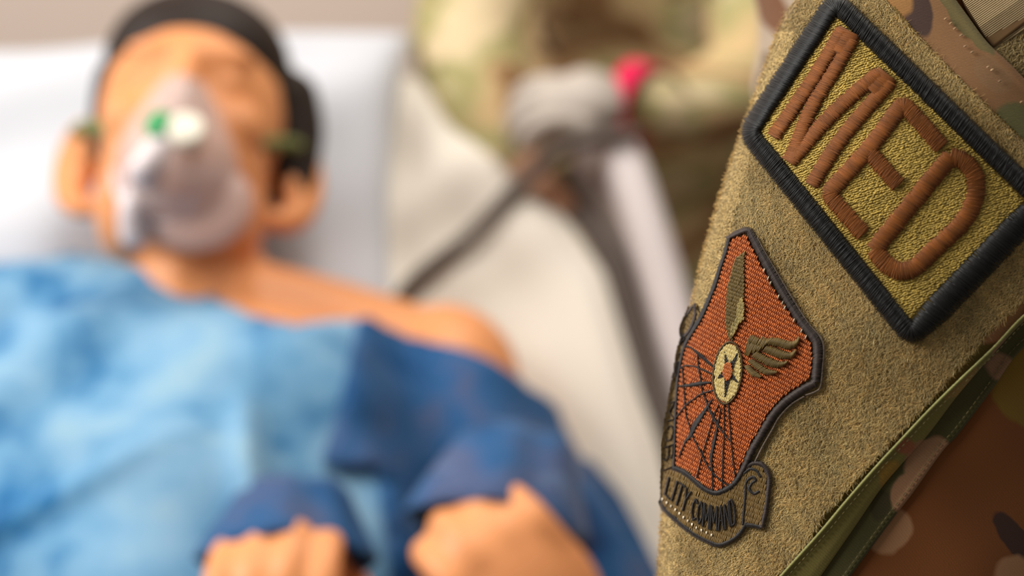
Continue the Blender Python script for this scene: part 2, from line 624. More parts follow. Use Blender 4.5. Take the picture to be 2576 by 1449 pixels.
# arms folded over the belly, closed hands on top
ELR = B(0.335, -0.42, 0.075); ELL = B(-0.235, -0.42, 0.075)
WRR = BPX(1460, 1640, 0.225); WRL = BPX(676, 1830, 0.225)
S.limb([SHR, (SHR + ELR) / 2 + 0.012 * BW, ELR], [0.054, 0.050, 0.044])
S.limb([SHL, (SHL + ELL) / 2 + 0.012 * BW, ELL], [0.054, 0.050, 0.044])
S.limb([ELR, (ELR + WRR) / 2 + 0.01 * BW, WRR], [0.043, 0.038, 0.030])
S.limb([ELL, (ELL + WRL) / 2 + 0.01 * BW, WRL], [0.043, 0.038, 0.031])
TR = BPX(1290, 1440, 0.255); TL = BPX(680, 1600, 0.255)
hand_fist(S, WRR, TR - WRR, BW * 0.9 - BV * 0.25, RIGHT, 1.0)
hand_fist(S, WRL, TL - WRL, BW * 0.9 - BV * 0.1, -RIGHT, 1.0)
# legs lie flat on the lower half of the bed
for sx in (0.11, -0.06):
    h0 = B(sx, -0.60, 0.08)
    S.limb([h0, h0 + np.array([0.01 if sx > 0 else -0.01, -0.38, -0.03]), h0 + np.array([0, -0.85, -0.06])], [0.082, 0.06, 0.042])
    S.limb([h0 + np.array([0, -0.83, -0.06]), h0 + np.array([0, -0.90, -0.03]), h0 + np.array([0.0, -0.93, 0.06])], [0.036, 0.036, 0.026])
body = S.fuse('body', skin_m, MAN, 0.0042, 5)
body['label'] = 'smooth orange vinyl skin of the mannequin'

# hair: cap that follows the skull, with a thicker fringe line and sideburns
HS = Solid()
HS.ell(hp(0.002, 0.036, -0.030), AXH, (0.0815, 0.098, 0.096))
HS.ell(hp(0, 0.070, 0.012), AXH, (0.076, 0.062, 0.070))
for sx in (1, -1):
    HS.limb([hp(sx * 0.068, 0.05, 0.02), hp(sx * 0.073, 0.02, 0.008), hp(sx * 0.071, -0.015, 0.004)], [0.012, 0.009, 0.006])
HS.limb([hp(0.076, 0.06, -0.005), hp(0.085, 0.025, -0.012), hp(0.084, -0.035, -0.020)], [0.024, 0.021, 0.014])
hair = HS.fuse('hair', hair_m, MAN, 0.004, 3)

# ---- gown: cloth height over the body
def hb(u, v):
    """height of the clothed body over the mattress"""
    def el(cu, cv, cw, a, b, c):
        q = 1 - ((u - cu) / a) ** 2 - ((v - cv) / b) ** 2
        return np.where(q > 0, cw + c * np.sqrt(np.maximum(q, 0)), -1)
    def cap(p, q, r0, r1):
        p = np.array(p); q = np.array(q)
        du, dv = q[0] - p[0], q[1] - p[1]
        t = np.clip(((u - p[0]) * du + (v - p[1]) * dv) / (du * du + dv * dv), 0, 1)
        d = np.hypot(u - p[0] - t * du, v - p[1] - t * dv)
        r = r0 + (r1 - r0) * t
        z = p[2] + (q[2] - p[2]) * t
        return np.where(d < r, z + np.sqrt(np.maximum(r * r - d * d, 0)), -1)
    hs = [el(.02, -.31, .085, .182, .222, .120), el(.09, -.235, .13, .088, .078, .063), el(-.06, -.225, .13, .088, .078, .063),
          el(.03, -.52, .085, .165, .21, .108), cap((.205, -.165, .075), (.335, -.42, .075), .066, .056),
          cap((-.178, -.135, .075), (-.235, -.42, .075), .066, .056),
          cap((.02, -.12, .11), (.205, -.165, .075), .054, .062), cap((0, -.12, .11), (-.178, -.135, .075), .054, .062)]
    h = hs[0] * 0
    for x in hs: h = np.maximum(h, x)
    return h


def gown_uv(px, py):
    w = 0.15
    for _ in range(25):
        u, v = bw(px, py, w)
        w = 0.6 * w + 0.4 * (float(hb(np.array(u), np.array(v))) + 0.012)
    return u, v


def inpoly(x, y, poly):
    poly = np.asarray(poly); r = np.zeros(np.shape(x), bool)
    j = len(poly) - 1
    for i in range(len(poly)):
        xi, yi = poly[i]; xj, yj = poly[j]
        if yi != yj:
            c = ((yi > y) != (yj > y)) & (x < (xj - xi) * (y - yi) / (yj - yi) + xi)
            r ^= c
        j = i
    return r


neckline = [(-420, 640), (0, 640), (180, 628), (350, 655), (500, 715), (640, 790), (740, 818), (830, 812), (930, 800), (1060, 850),
            (1200, 915), (1330, 985)]
GP = [gown_uv(*p) for p in neckline]
GP += [bw(1480, 1105, .05), bw(1560, 1220, .04), bw(1610, 1330, .03), bw(1665, 1460, .02)]
GP = [(-0.36, -0.75), (-0.36, -0.10)] + GP[1:] + [(0.42, -0.75)]
GP = np.array(GP)


def dye(name, stops, seed):
    t = NT(name)
    o = t.obj()
    mp = t.n('ShaderNodeMapping'); mp.inputs['Location'].default_value = (seed, seed, 0)
    t.link(o, mp.inputs['Vector'])
    a = t.noise(mp.outputs[0], 10, 3.5, 0.55, 0.5)
    b = t.noise(mp.outputs[0], 26, 3, 0.6, 0.3)
    f = t.math('ADD', t.math('MULTIPLY', a.outputs['Fac'], 0.72), t.math('MULTIPLY', b.outputs['Fac'], 0.28))
    t.base(t.ramp(f, stops))
    t.b.inputs['Roughness'].default_value = 0.85
    t.b.inputs['Sheen Weight'].default_value = 0.1
    return t.m


gown_m = dye('tie_dyed_cotton_light', [(0.30, lin(6, 66, 116)), (0.40, lin(40, 108, 158)), (0.48, lin(98, 148, 184)), (0.56, lin(122, 164, 194)),
                                       (0.66, lin(146, 178, 192))], 0.3)
gownd_m = dye('tie_dyed_cotton_navy', [(0.30, lin(6, 34, 74)), (0.42, lin(10, 64, 110)), (0.50, lin(36, 82, 128)), (0.58, lin(70, 82, 116)),
                                       (0.68, lin(92, 122, 158))], 1.7)


def gown_piece(name, poly, m, folds, lift, parent, step=0.006):
    u0, v0 = poly.min(0) - step; u1, v1 = poly.max(0) + step
    us = np.arange(u0, u1, step); vs = np.arange(v0, v1, step)
    U, Vv = np.meshgrid(us, vs)
    # loosely draped: blur the body height so cloth spans hollows
    H = hb(U, Vv)
    Hs = H.copy()
    for _ in range(6):
        Hp = np.pad(Hs, 1, mode='edge')
        Hs = (Hp[:-2, 1:-1] + Hp[2:, 1:-1] + Hp[1:-1, :-2] + Hp[1:-1, 2:]) / 4
        Hs = np.maximum(Hs, H)
    Wd = Hs + lift + folds(U, Vv) * np.clip(H / 0.08, 0.3, 1)
    keep = inpoly(U, Vv, poly)
    idx = np.arange(U.size).reshape(U.shape)
    fm = keep[:-1, :-1] & keep[1:, :-1] & keep[:-1, 1:] & keep[1:, 1:]
    f = np.stack([idx[:-1, :-1][fm], idx[:-1, 1:][fm], idx[1:, 1:][fm], idx[1:, :-1][fm]], 1)
    used = np.unique(f); remap = -np.ones(U.size, int); remap[used] = np.arange(len(used))
    uu = U.ravel()[used].copy(); vv_ = Vv.ravel()[used].copy()
    cnt = np.bincount(remap[f].ravel(), minlength=len(used))
    bi = np.where(cnt < 4)[0]
    Q0 = poly; Q1 = np.roll(poly, -1, 0); D_ = Q1 - Q0
    for i in bi:
        p = np.array([uu[i], vv_[i]])
        t = np.clip(((p - Q0) * D_).sum(1) / (D_ ** 2).sum(1), 0, 1)
        c = Q0 + D_ * t[:, None]; k = np.argmin(((c - p) ** 2).sum(1))
        if np.hypot(*(c[k] - p)) < 1.5 * step: uu[i], vv_[i] = c[k]
    V = bed(uu, vv_, Wd.ravel()[used])
    o = mesh_obj(name, V, remap[f], m, parent)
    so = o.modifiers.new('cloth_thickness', 'SOLIDIFY'); so.thickness = 0.003; so.offset = -1
    return o


def folds_body(u, v):
    h = 0.004 * np.sin(38 * u - 20 * v + np.sin(20 * v)) + 0.003 * np.sin(60 * v + 24 * u)
    h += 0.016 * np.exp(-((u - 0.085 + 0.20 * (v + 0.30)) / 0.010) ** 2) * np.clip((-0.24 - v) / 0.05, 0, 1)
    h += 0.012 * np.exp(-((u - 0.17 + 0.5 * (v + 0.30)) / 0.014) ** 2) * np.clip((-0.26 - v) / 0.05, 0, 1)
    h += 0.010 * np.exp(-((v + 0.36 - 0.5 * (u + 0.1)) / 0.010) ** 2) * np.exp(-((u + 0.08) / 0.10) ** 2)
    return h


def folds_sleeve(u, v):
    s = (u - 0.205) * 0.45 + (v + 0.165) * -0.89
    t = (u - 0.205) * 0.89 + (v + 0.165) * 0.45
    return 0.006 * np.sin(70 * t + 10 * s) + 0.004 * np.sin(45 * s + 20 * t)


GOWN = gown_piece('hospital_gown', GP, gown_m, folds_body, 0.008, MAN)
GOWN['label'] = 'blue tie-dyed hospital gown'
# the darker sleeve panel over the right hand shoulder and arm
sl = [gown_uv(*p) for p in [(905, 800), (1060, 850), (1200, 915), (1330, 985)]]
sl += [bw(1490, 1105, .05), bw(1570, 1220, .04), bw(1620, 1330, .03), bw(1675, 1460, .02), (0.42, -0.60), (0.20, -0.60)]
sl += [gown_uv(*p) for p in [(990, 1449), (975, 1330), (960, 1200), (800, 1160), (850, 1040), (880, 930)]]
slv = gown_piece('gown_sleeve', np.array(sl), gownd_m, lambda u, v: folds_body(u, v) + 0.5 * folds_sleeve(u, v), 0.017, GOWN)
slv['label'] = 'dark navy tie-dyed sleeve of the gown'
# cuffs: open cloth rims behind each hand
def cuff(c, d, r0, r1, L, m):
    d = d / np.linalg.norm(d)
    a = np.cross(d, BW); a /= np.linalg.norm(a); b = np.cross(a, d)
    V = []; f = []; n = 30
    for i, t in enumerate(np.linspace(0, 1, 7)):
        r = r0 + (r1 - r0) * t
        for j in range(n):
            ph = 2 * pi * j / n
            k = 1 + 0.07 * sin(5 * ph + 2 * t) + 0.05 * sin(9 * ph)
            V.append(c - d * L * t + r * k * (cos(ph) * a * 1.1 + sin(ph) * b * 0.8))
    for i in range(6):
        for j in range(n):
            f.append([i * n + j, i * n + (j + 1) % n, (i + 1) * n + (j + 1) % n, (i + 1) * n + j])
    o = mesh_obj('gown_cuff', V, f, m, GOWN)
    so = o.modifiers.new('cloth_thickness', 'SOLIDIFY'); so.thickness = 0.003
    return o


def unit(a):
    return a / np.linalg.norm(a)


KR = WRR + unit(TR - WRR) * 0.098; KL = WRL + unit(TL - WRL) * 0.098
cuff(KR - 0.034 * BW + 0.012 * RIGHT + 0.010 * BV, -BV * 0.9 + BW * 0.12 - RIGHT * 0.2, 0.050, 0.034, 0.07, gownd_m)
cuff(KL - 0.034 * BW + 0.004 * RIGHT + 0.010 * BV, -BV * 0.9 + BW * 0.12, 0.047, 0.032, 0.05, gownd_m)

# ------------------------------------------------------------------ oxygen mask on the mannequin's face
mt = NT('clear_mask_plastic')
mt.base(lin(236, 214, 206)); mt.b.inputs['Roughness'].default_value = 0.25
mt.b.inputs['Alpha'].default_value = 0.42; mt.b.inputs['Specular IOR Level'].default_value = 0.6
mask_m = mt.m
bag_t = NT('reservoir_bag_plastic')
bag_t.base(lin(222, 190, 180)); bag_t.b.inputs['Roughness'].default_value = 0.3; bag_t.b.inputs['Alpha'].default_value = 0.62
bag_m = bag_t.m
white_m = plain('white_plastic', lin(238, 232, 214), 0.4, lin(232, 226, 208), 30, 0.5)
lilac_m = plain('pale_tube_plastic', lin(232, 222, 224), 0.35, lin(224, 212, 214), 30, 0.5)
green_m = plain('green_plastic', lin(30, 150, 80), 0.4, lin(24, 138, 72), 30, 0.5)
band_m = plain('green_elastic', lin(120, 128, 80), 0.7, lin(104, 112, 66), 60)

MASK = thing('oxygen_mask', 'clear oxygen mask with green valve strapped over the mannequin face', 'mask')
def mask_shell():
    V = []; f = []; nr, ns = 12, 36
    for i in range(nr + 1):
        t = i / nr
        for j in range(ns):
            ph = 2 * pi * j / ns
            x = cos(ph); y = sin(ph)
            ru = 0.046 * (1 - 0.42 * max(0, y)); rv = 0.062 if y > 0 else 0.050
            rr = math.sin(t * pi / 2) ** 0.9 if t > 0 else 0
            z = 0.070 + 0.058 * math.cos(t * pi / 2) ** 0.7 - 0.012 * x * x * t + 0.020 * max(0, y) * t
            V.append(hp(ru * rr * x, -0.060 + rv * rr * y, z))
    for i in range(nr):
        for j in range(ns):
            k = (j + 1) % ns
            f.append([i * ns + j, (i + 1) * ns + j, (i + 1) * ns + k, i * ns + k])
    o = mesh_obj('shell', V, f, mask_m, MASK)
    so = o.modifiers.new('wall', 'SOLIDIFY'); so.thickness = 0.0015
    r = [V[nr * ns + j] for j in range(ns)]
    tube('rim', r + [r[0], r[1]], 0.0035, lilac_m, MASK, 8, 2)
    return o


mask_shell()
def disc(name, c, ax, r, h, m, parent):
    s = Solid(); c = np.asarray(c); V = []; f = []; n = 28
    prof = [(0.0, h), (0.7 * r, h), (0.92 * r, h * 0.9), (r, h * 0.6), (r, 0), (0.9 * r, -h * 0.3), (0, -h * 0.3)]
    for (rr, z) in prof:
        for j in range(n):
            ph = 2 * pi * j / n
            V.append(c + (np.array([cos(ph) * max(rr, 1e-4), sin(ph) * max(rr, 1e-4), z]) @ ax))
    for i in range(len(prof) - 1):
        for j in range(n):
            k = (j + 1) % n
            f.append([i * n + j, (i + 1) * n + j, (i + 1) * n + k, i * n + k])
    return mesh_obj(name, V, f, m, parent)


disc('exhale_valve', hp(0.009, -0.066, 0.126), np.array([HR, HU, HN]), 0.0135, 0.008, white_m, MASK)
disc('green_valve', hp(-0.010, -0.062, 0.125), np.array([HR * 0.8 + HN * .5, HU, HN * .8 - HR * .5]), 0.011, 0.007, green_m, MASK)
tube('oxygen_tube', [hp(-0.008, -0.074, 0.118), hp(-0.020, -0.092, 0.112), BPX(370, 440, 0.245), BPX(335, 520, 0.235), BPX(335, 590, 0.22)], 0.0105, lilac_m, MASK)
bs = Solid(); bs.ell(BPX(490, 515, 0.222), np.array([RIGHT, BV * .94 + BW * .34, BW * .94 - BV * .34]), (0.044, 0.036, 0.014))
mesh_obj('reservoir_bag', np.vstack(bs.v), bs.f, bag_m, MASK)
for sx in (1, -1):
    tube('elastic_strap', [hp(sx * 0.044, -0.035, 0.062), hp(sx * 0.064, -0.015, 0.040), hp(sx * 0.082, 0.004, 0.012), hp(sx * 0.096, 0.015, -0.020)],
         0.0055, band_m, MASK)

# ------------------------------------------------------------------ hose on the bed, dark tube for the gap shade
dark_tube_m = plain('dark_hose_and_gap_shade', lin(92, 78, 70), 0.5, lin(80, 68, 60), 40, 0.4)
tag(tube('monitor_hose', [A(1590, 338, 1.33), A(1520, 346, 1.33), A(1455, 360, 1.32), A(1385, 398, 1.32), BPX(1300, 470, .012), BPX(1190, 585, .016),
                          BPX(1110, 650, .02), BPX(1045, 705, .02), BPX(990, 775, .015)], 0.0075, dark_tube_m), 'dark hose running from under the gloved hand to the bare shoulder', 'hose')
tag(tube('gap_shade_tube', [BPX(1395, 470, -.03), BPX(1470, 560, -.03), BPX(1545, 680, -.035), BPX(1585, 820, -.04), BPX(1620, 940, -.04), BPX(1668, 1050, -.04),
                        BPX(1720, 1150, -.04), BPX(1770, 1300, -.045), BPX(1790, 1480, -.06), BPX(1790, 1640, -.09)], 0.010, dark_tube_m), 'added dark tube standing in for the shade between sheet and side rail', 'hose')  # added tube, its dark colour deepens the shade in the gap

# ------------------------------------------------------------------ second person in camouflage behind the bed
camo_m = camo_obj('camouflage_cloth', 8, 0.4)
glove_m = plain('pale_grey_glove', lin(188, 178, 168), 0.55, lin(178, 168, 158), 30)
red_m = plain('crimson_band', lin(226, 24, 84), 0.5, lin(214, 16, 72), 30)
black_m = plain('black_buckle', lin(40, 36, 38), 0.5)
skin2_m = plain('skin_tone', lin(196, 150, 120), 0.55, lin(188, 140, 110), 30)
PER = thing('person', 'person in camouflage uniform and grey glove leaning over the far bed side', 'person')
Z = np.array([0, 0, 1.0])
S = Solid()
S.ell(A(1610, -330, 1.66), EYE3, (0.19, 0.13, 0.22))
S.ell(A(1640, -20, 1.72), EYE3, (0.175, 0.13, 0.20))
S.ell(A(1680, 240, 1.76), EYE3, (0.18, 0.14, 0.16))
S.limb([A(1330, -470, 1.60), A(1235, -200, 1.52), A(1170, 110, 1.45)], [0.075, 0.066, 0.056])
S.limb([A(1170, 110, 1.45), A(1215, 260, 1.42), A(1265, 375, 1.40)], [0.056, 0.050, 0.038])
S.limb([A(1860, -480, 1.62), A(1925, -180, 1.55), A(1905, 200, 1.46)], [0.075, 0.068, 0.055])
S.limb([A(1905, 200, 1.46), A(1780, 255, 1.43), A(1640, 262, 1.40)], [0.054, 0.046, 0.032])
for (x, r) in ((1600, 0.085), (1800, 0.09)):
    h = A(x, 330, 1.78)
    S.limb([h, np.array([h[0] - 0.02, h[1] - 0.06, 0.5]), np.array([h[0], h[1] + 0.02, 0.06])], [r, 0.065, 0.05])
    S.limb([np.array([h[0], h[1] + 0.03, 0.05]), np.array([h[0], h[1] - 0.16, 0.035])], [0.05, 0.035])
uni = S.fuse('uniform', camo_m, PER, 0.008, 5); uni['label'] = 'tan, brown and green camouflage uniform'
S = Solid()
hc = A(1560, -1000, 1.52)
ax = np.array([RIGHT, np.array([0, .35, .94]), np.array([0, -.94, .35])])
head_solid(S, hc, ax)
S.limb([hc + np.array([0, 0.03, -0.08]), hc + np.array([0.01, 0.05, -0.2])], [0.058, 0.062])
S.fuse('head', skin2_m, PER, 0.005, 4)
S = Solid(); S.ell(hc + np.array([0, .035, 0.035]), ax, (0.084, 0.095, 0.095)); S.fuse('hair', hair_m, PER, 0.006, 3)
# gloved right hand: palm down, fingers reaching left over the sheet
G = Solid()
wr = A(1610, 262, 1.395)
G.limb([A(1512, 259, 1.38), A(1500, 258, 1.375), A(1470, 258, 1.365)], [0.029, 0.031, 0.033])
G.ell(A(1450, 264, 1.36), EYE3, (0.046, 0.032, 0.028))
for i, (y, L, dz) in enumerate([(206, 1.0, 0.02), (240, 1.08, 0.0), (274, 1.05, -0.018), (304, 0.85, -0.035)]):
    a0 = A(1425, y + 6, 1.36 + dz); a1 = A(1425 - 62 * L, y + 4, 1.35 + dz); a2 = A(1425 - 108 * L, y + 26, 1.35 + dz); a3 = A(1425 - 128 * L, y + 58, 1.36 + dz)
    G.limb([a0, a1, a2, a3], [0.0100, 0.0092, 0.0086, 0.0078], 10, 4)
G.limb([A(1490, 300, 1.35), A(1440, 325, 1.335), A(1392, 338, 1.335), A(1360, 352, 1.34)], [0.014, 0.0125, 0.011, 0.009], 10, 4)
gl = G.fuse('glove', glove_m, PER, 0.0022, 3); gl['label'] = 'pale grey glove on the reaching hand'
# other hand, bare, behind
G = Solid(); w2 = A(1268, 380, 1.40)
hand_fist(G, w2, A(1300, 440, 1.385) - w2, np.array([-.5, -.6, .6]), RIGHT, 0.9)
G.fuse('hand', skin2_m, PER, 0.003, 3)
# wristband
def ring(name, c, d, r, wdt, m, parent, th=0.003, a0=0.0, a1=2 * pi):
    d = d / np.linalg.norm(d); a = np.cross(d, Z); a /= np.linalg.norm(a); b = np.cross(a, d)
    n = 40; V = []; f = []
    for i in range(n + 1):
        ph = a0 + (a1 - a0) * i / n
        e = cos(ph) * a + sin(ph) * b
        for (rr, z) in ((r, -wdt), (r + th, -wdt), (r + th, wdt), (r, wdt)):
            V.append(c + e * rr + d * z)
    for i in range(n):
        for k in range(4):
            f.append([i * 4 + k, i * 4 + (k + 1) % 4, (i + 1) * 4 + (k + 1) % 4, (i + 1) * 4 + k])
    return mesh_obj(name, V, f, m, parent)


wb_o = ring('wristband', A(1602, 258, 1.393), A(1640, 272, 1.38) - A(1560, 250, 1.40), 0.036, 0.0125, red_m, PER, 0.004)
wb_o['label'] = 'crimson wristband'
s = Solid(); s.ell(A(1590, 188, 1.375), EYE3, (0.010, 0.008, 0.009)); o = mesh_obj('buckle', np.vstack(s.v), s.f, black_m, wb_o); o['label'] = 'black buckle'

# ================================================================== foreground arm
# the sleeve is a closed oval tube; its left contour runs down the frame.
# chart(px,py,h): point on the sleeve that lies h millimetres above the loop panel
KPX = 8.2                       # pixels per millimetre at the sleeve
AA, BB, D0 = 80.0, 46.0, 0.4285
_y = np.array([0, 85, 200, 330, 480, 600, 700, 780, 900, 1040, 1150, 1250, 1350, 1449], float)
_x = np.array([1990, 1950, 1922, 1878, 1817, 1784, 1759, 1746, 1720, 1700, 1686, 1676, 1666, 1662], float)
_pf = np.polyfit((_y - 724) / 724, _x, 5)


def contour(y):
    y = np.asarray(y, float)
    yc = np.clip(y, 0, 1449)
    x = np.polyval(_pf, (yc - 724) / 724)
    return x + np.where(y < 0, -(y) * 0.42, 0) + np.where(y > 1449, -(y - 1449) * 0.02, 0)


def wob(px, py):
    return (0.7 * np.sin(px * 0.011 + py * 0.006) * np.sin(py * 0.009 + 1.0) + 0.5 * np.sin(px * 0.02 - py * 0.015 + 2))


def chart(px, py, h):
    px = np.asarray(px, float); py = np.asarray(py, float); h = np.asarray(h, float) + 0 * px
    s = (px - contour(py)) * 0.96 / KPX + h
    c = np.clip(1 - s / (AA + h), -1, 1)
    z = (BB + h) * (1 - np.sqrt(1 - c * c)) - h
    z = z + wob(px, py) * np.clip(s / 20, 0, 1)
    return at(px, py, D0 + z / 1000)


def tube_grid(h, y0, y1, th0, th1, ny, nth):
    """part of the tube between two angles (0 = left contour, 90 = nearest to camera, negative = round the back)"""
    ys = np.linspace(y0, y1, ny); ths = np.linspace(th0, th1, nth)
    Y, T = np.meshgrid(ys, ths, indexing='ij')
    s = (AA + h) * (1 - np.cos(T)) - h
    px = contour(Y) + s * KPX / 0.96
    z = (BB + h) * (1 - np.sin(T)) - h + wob(px, Y) * np.clip(s / 20, 0, 1) * (T > 0)
    P = at(px, Y, D0 + z / 1000)
    uv = np.stack([np.where(T >= 0, px, 2 * contour(Y) - px), Y], -1) / 1000
    return P.reshape(-1, 3), uv.reshape(-1, 2), ny, nth


def grid_faces(ny, nx, wrap=False):
    idx = np.arange(ny * nx).reshape(ny, nx)
    f = np.stack([idx[:-1, :-1], idx[:-1, 1:], idx[1:, 1:], idx[1:, :-1]], -1).reshape(-1, 4)
    return f


def two_sided(top, bot, f):
    """close a sheet of quads with its lower copy and a wall round the rim"""
    N = len(top)
    e = np.concatenate([f[:, [i, (i + 1) % 4]] for i in range(4)])
    key = set(map(tuple, e.tolist()))
    rim = np.array([p for p in key if (p[1], p[0]) not in key])
    w = np.stack([rim[:, 1], rim[:, 0], rim[:, 0] + N, rim[:, 1] + N], 1)
    return np.vstack([top, bot]), np.vstack([f, f[:, ::-1] + N, w])


SOL = thing('person', 'person standing close on the right, camouflage sleeve with patches', 'person')
BROWN = lin(116, 66, 24); PALE = lin(158, 116, 80); DARK = lin(62, 38, 28); OLV = lin(122, 94, 28)
sleeve_m = camo_uv('sleeve_camouflage', BROWN, [
    (2625, 955, 135, 130, 0, OLV), (2240, 1335, 52, 62, 20, PALE), (2548, 1350, 30, 78, -38, DARK), (2555, 1450, 55, 50, 0, PALE),
    (2330, 1560, 120, 60, 30, OLV), (2800, 1250, 120, 180, 20, OLV), (2100, 1600, 90, 60, 0, DARK)], 300, 0.9, 0.00005, 0.06)
P, uv, ny, nx = tube_grid(-3.0, -700, 2100, -pi, pi, 150, 161)
mesh_obj('sleeve', P, grid_faces(ny, nx), sleeve_m, SOL, uv=uv)
# torso of the same person, behind the arm
tor_m = camo_uv('jacket_camouflage', lin(178, 160, 138), [(1950, 30, 34, 90, -25, lin(120, 80, 50)), (1925, 210, 20, 80, 5, lin(110, 90, 66)),
                                                        (2200, 300, 150, 200, 0, lin(130, 98, 64)), (2000, -300, 200, 150, 20, lin(140, 136, 90))], 200, 0.2)
ys = np.linspace(-1500, 1900, 70); ths = np.linspace(-pi, pi, 81)
Y, T = np.meshgrid(ys, ths, indexing='ij')
cx = 1897 + 0.02 * Y + np.where(Y > 250, (Y - 250) * 0.12, 0) + np.where(Y < -200, (-200 - Y) * 0.25, 0)
px = cx + 900 * (1 - np.cos(T)) + 10 * np.sin(Y * 0.02) * (Y < 250)
P = at(px, Y, 0.545 + 0.15 * (1 - np.sin(T)))
mesh_obj('jacket', P.reshape(-1, 3), grid_faces(70, 81), tor_m, SOL, uv=np.stack([px, Y], -1).reshape(-1, 2) / 1000)


def strip(name, Apts, Bpts, h0, h1, m, parent, nl=80, nw=14, prof=None, thick=1.2):
    """cloth band between two polylines of the chart; prof(t) adds height across"""
    def res(P):
        P = np.asarray(P, float); C = catmull(P, 8)
        d = np.r_[0, np.cumsum(np.hypot(*np.diff(C, axis=0).T))]
        t = np.linspace(0, d[-1], nl)
        return np.stack([np.interp(t, d, C[:, 0]), np.interp(t, d, C[:, 1])], 1)
    a = res(Apts); b = res(Bpts); t = np.linspace(0, 1, nw)
    X = a[:, None, :] * (1 - t)[None, :, None] + b[:, None, :] * t[None, :, None]
    H = (h0 + (h1 - h0) * t)[None, :] + (prof(t)[None, :] if prof else 0) + 0 * X[..., 0]
    top = chart(X[..., 0], X[..., 1], H).reshape(-1, 3)
    bot = chart(X[..., 0], X[..., 1], H - thick).reshape(-1, 3)
    N = nl * nw; idx = np.arange(N).reshape(nl, nw)
    f = grid_faces(nl, nw); f2 = f[:, ::-1] + N
    ringi = np.r_[idx[0, :], idx[1:, -1], idx[-1, -2::-1], idx[-2:0:-1, 0]]
    w = np.stack([np.roll(ringi, -1), ringi, ringi + N, np.roll(ringi, -1) + N], 1)
    uv = np.vstack([X.reshape(-1, 2)] * 2) / 1000
    return mesh_obj(name, np.vstack([top, bot]), np.vstack([f, f2, w]), m, parent, uv=uv)


FUZZ_UR = [(2130, -110), (2190, -42), (2246, 17), (2280, 58), (2321, 98), (2382, 162), (2440, 220), (2489, 270), (2527, 307), (2576, 353), (2700, 470), (2860, 620)]
FUZZ_LR = [(2860, 640), (2850, 645), (2700, 690), (2576, 758), (2484, 840), (2347, 999), (2252, 1098), (2148, 1214), (2070, 1293), (2041, 1350), (1985, 1418), (1940, 1470), (1860, 1560)]
LIGHT = [(1880, 1545), (1983, 1429), (2065, 1338), (2131, 1259), (2206, 1173), (2272, 1102), (2338, 1032), (2413, 958), (2500, 875), (2576, 795), (2680, 715), (2870, 660)]
FOLD = [(1990, 1560), (2065, 1449), (2156, 1317), (2214, 1232), (2264, 1172), (2334, 1094), (2409, 995), (2487, 904), (2576, 808), (2690, 726), (2880, 670)]
LOWR = [(2060, 1560), (2140, 1449), (2243, 1309), (2297, 1239), (2371, 1135), (2413, 1090), (2500, 974), (2570, 879), (2700, 780), (2890, 700)]

# loop panel: cloth base that wraps round the left contour
PANEL = [(1500, -120)] + FUZZ_UR + FUZZ_LR + [(1500, 1600)]
panel_m = plain('loop_panel_base', lin(146, 118, 64), 0.9, lin(126, 100, 52), 500)
P, uv, ny, nx = tube_grid(-0.6, -110, 1600, radians(-28), radians(115), 286, 200)
f = grid_faces(ny, nx)
ctr = uv[f].mean(1) * 1000
hem_ok = lambda x, y: (x > 2000 - (y) * 0.765) | (y > 100)      # cut corner at the top left
ok = inpoly(ctr[:, 0], ctr[:, 1], PANEL) & hem_ok(ctr[:, 0], ctr[:, 1])
P2_ = tube_grid(-2.6, -110, 1600, radians(-28), radians(115), 286, 200)[0]
LP = mesh_obj('loop_panel', *two_sided(P, P2_, f[ok]), panel_m, SOL)
LP['label'] = 'fuzzy tan loop fastener panel'

HEM = [(2040, -40), (2008, 2), (1980, 42), (1962, 76), (1954, 100)]
# pocket bands in printed cloth
band_m2 = camo_uv('pocket_band_camouflage', lin(152, 112, 74), [
    (2312, 30, 34, 62, -12, lin(82, 62, 54)), (2255, 10, 42, 40, 30, lin(168, 122, 70)), (2420, 40, 26, 130, -38, lin(120, 108, 68)),
    (2580, 330, 90, 60, 35, lin(112, 108, 68)), (2500, 190, 60, 36, 40, lin(152, 116, 80))], 520, 0.22, 0.00012, 0.34)
SEAM = [(2290, -150), (2340, -90), (2405, 0), (2440, 48), (2469, 88), (2495, 118), (2540, 160), (2576, 197), (2690, 310), (2850, 470)]
strip('pocket_band', [(x + -8, y + 8) for x, y in FUZZ_UR], SEAM, -0.9, 0.5, band_m2, SOL, 110, 24,
      lambda t: 0.5 * np.clip((t - 0.80) / 0.1, 0, 1) - 0.5 * np.clip((t - 0.94) / 0.06, 0, 1))
flap_m = camo_uv('flap_camouflage', lin(124, 114, 58), [
    (2318, 1150, 52, 36, -45, lin(150, 110, 76)), (2285, 1215, 40, 40, 0, lin(150, 110, 76)), (2236, 1190, 22, 36, 20, lin(150, 118, 48)),
    (2278, 1120, 26, 20, 0, lin(150, 92, 60)), (2420, 960, 16, 60, 45, lin(150, 122, 66)), (2520, 880, 22, 30, 0, lin(146, 110, 78))], 300, 0.7)
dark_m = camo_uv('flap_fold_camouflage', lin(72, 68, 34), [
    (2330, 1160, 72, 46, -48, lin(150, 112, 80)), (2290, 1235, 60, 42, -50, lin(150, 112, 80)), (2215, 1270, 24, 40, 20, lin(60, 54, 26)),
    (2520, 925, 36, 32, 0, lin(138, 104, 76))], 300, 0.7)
under_m = camo_uv('pocket_edge_camouflage', lin(104, 88, 42), [(2520, 810, 70, 40, -45, lin(170, 124, 88))], 300, 0.7)
strip('pocket_edge', FUZZ_LR[::-1], [(x - 2, y - 2) for x, y in LIGHT], -1.0, -1.8, under_m, SOL, 90, 10)
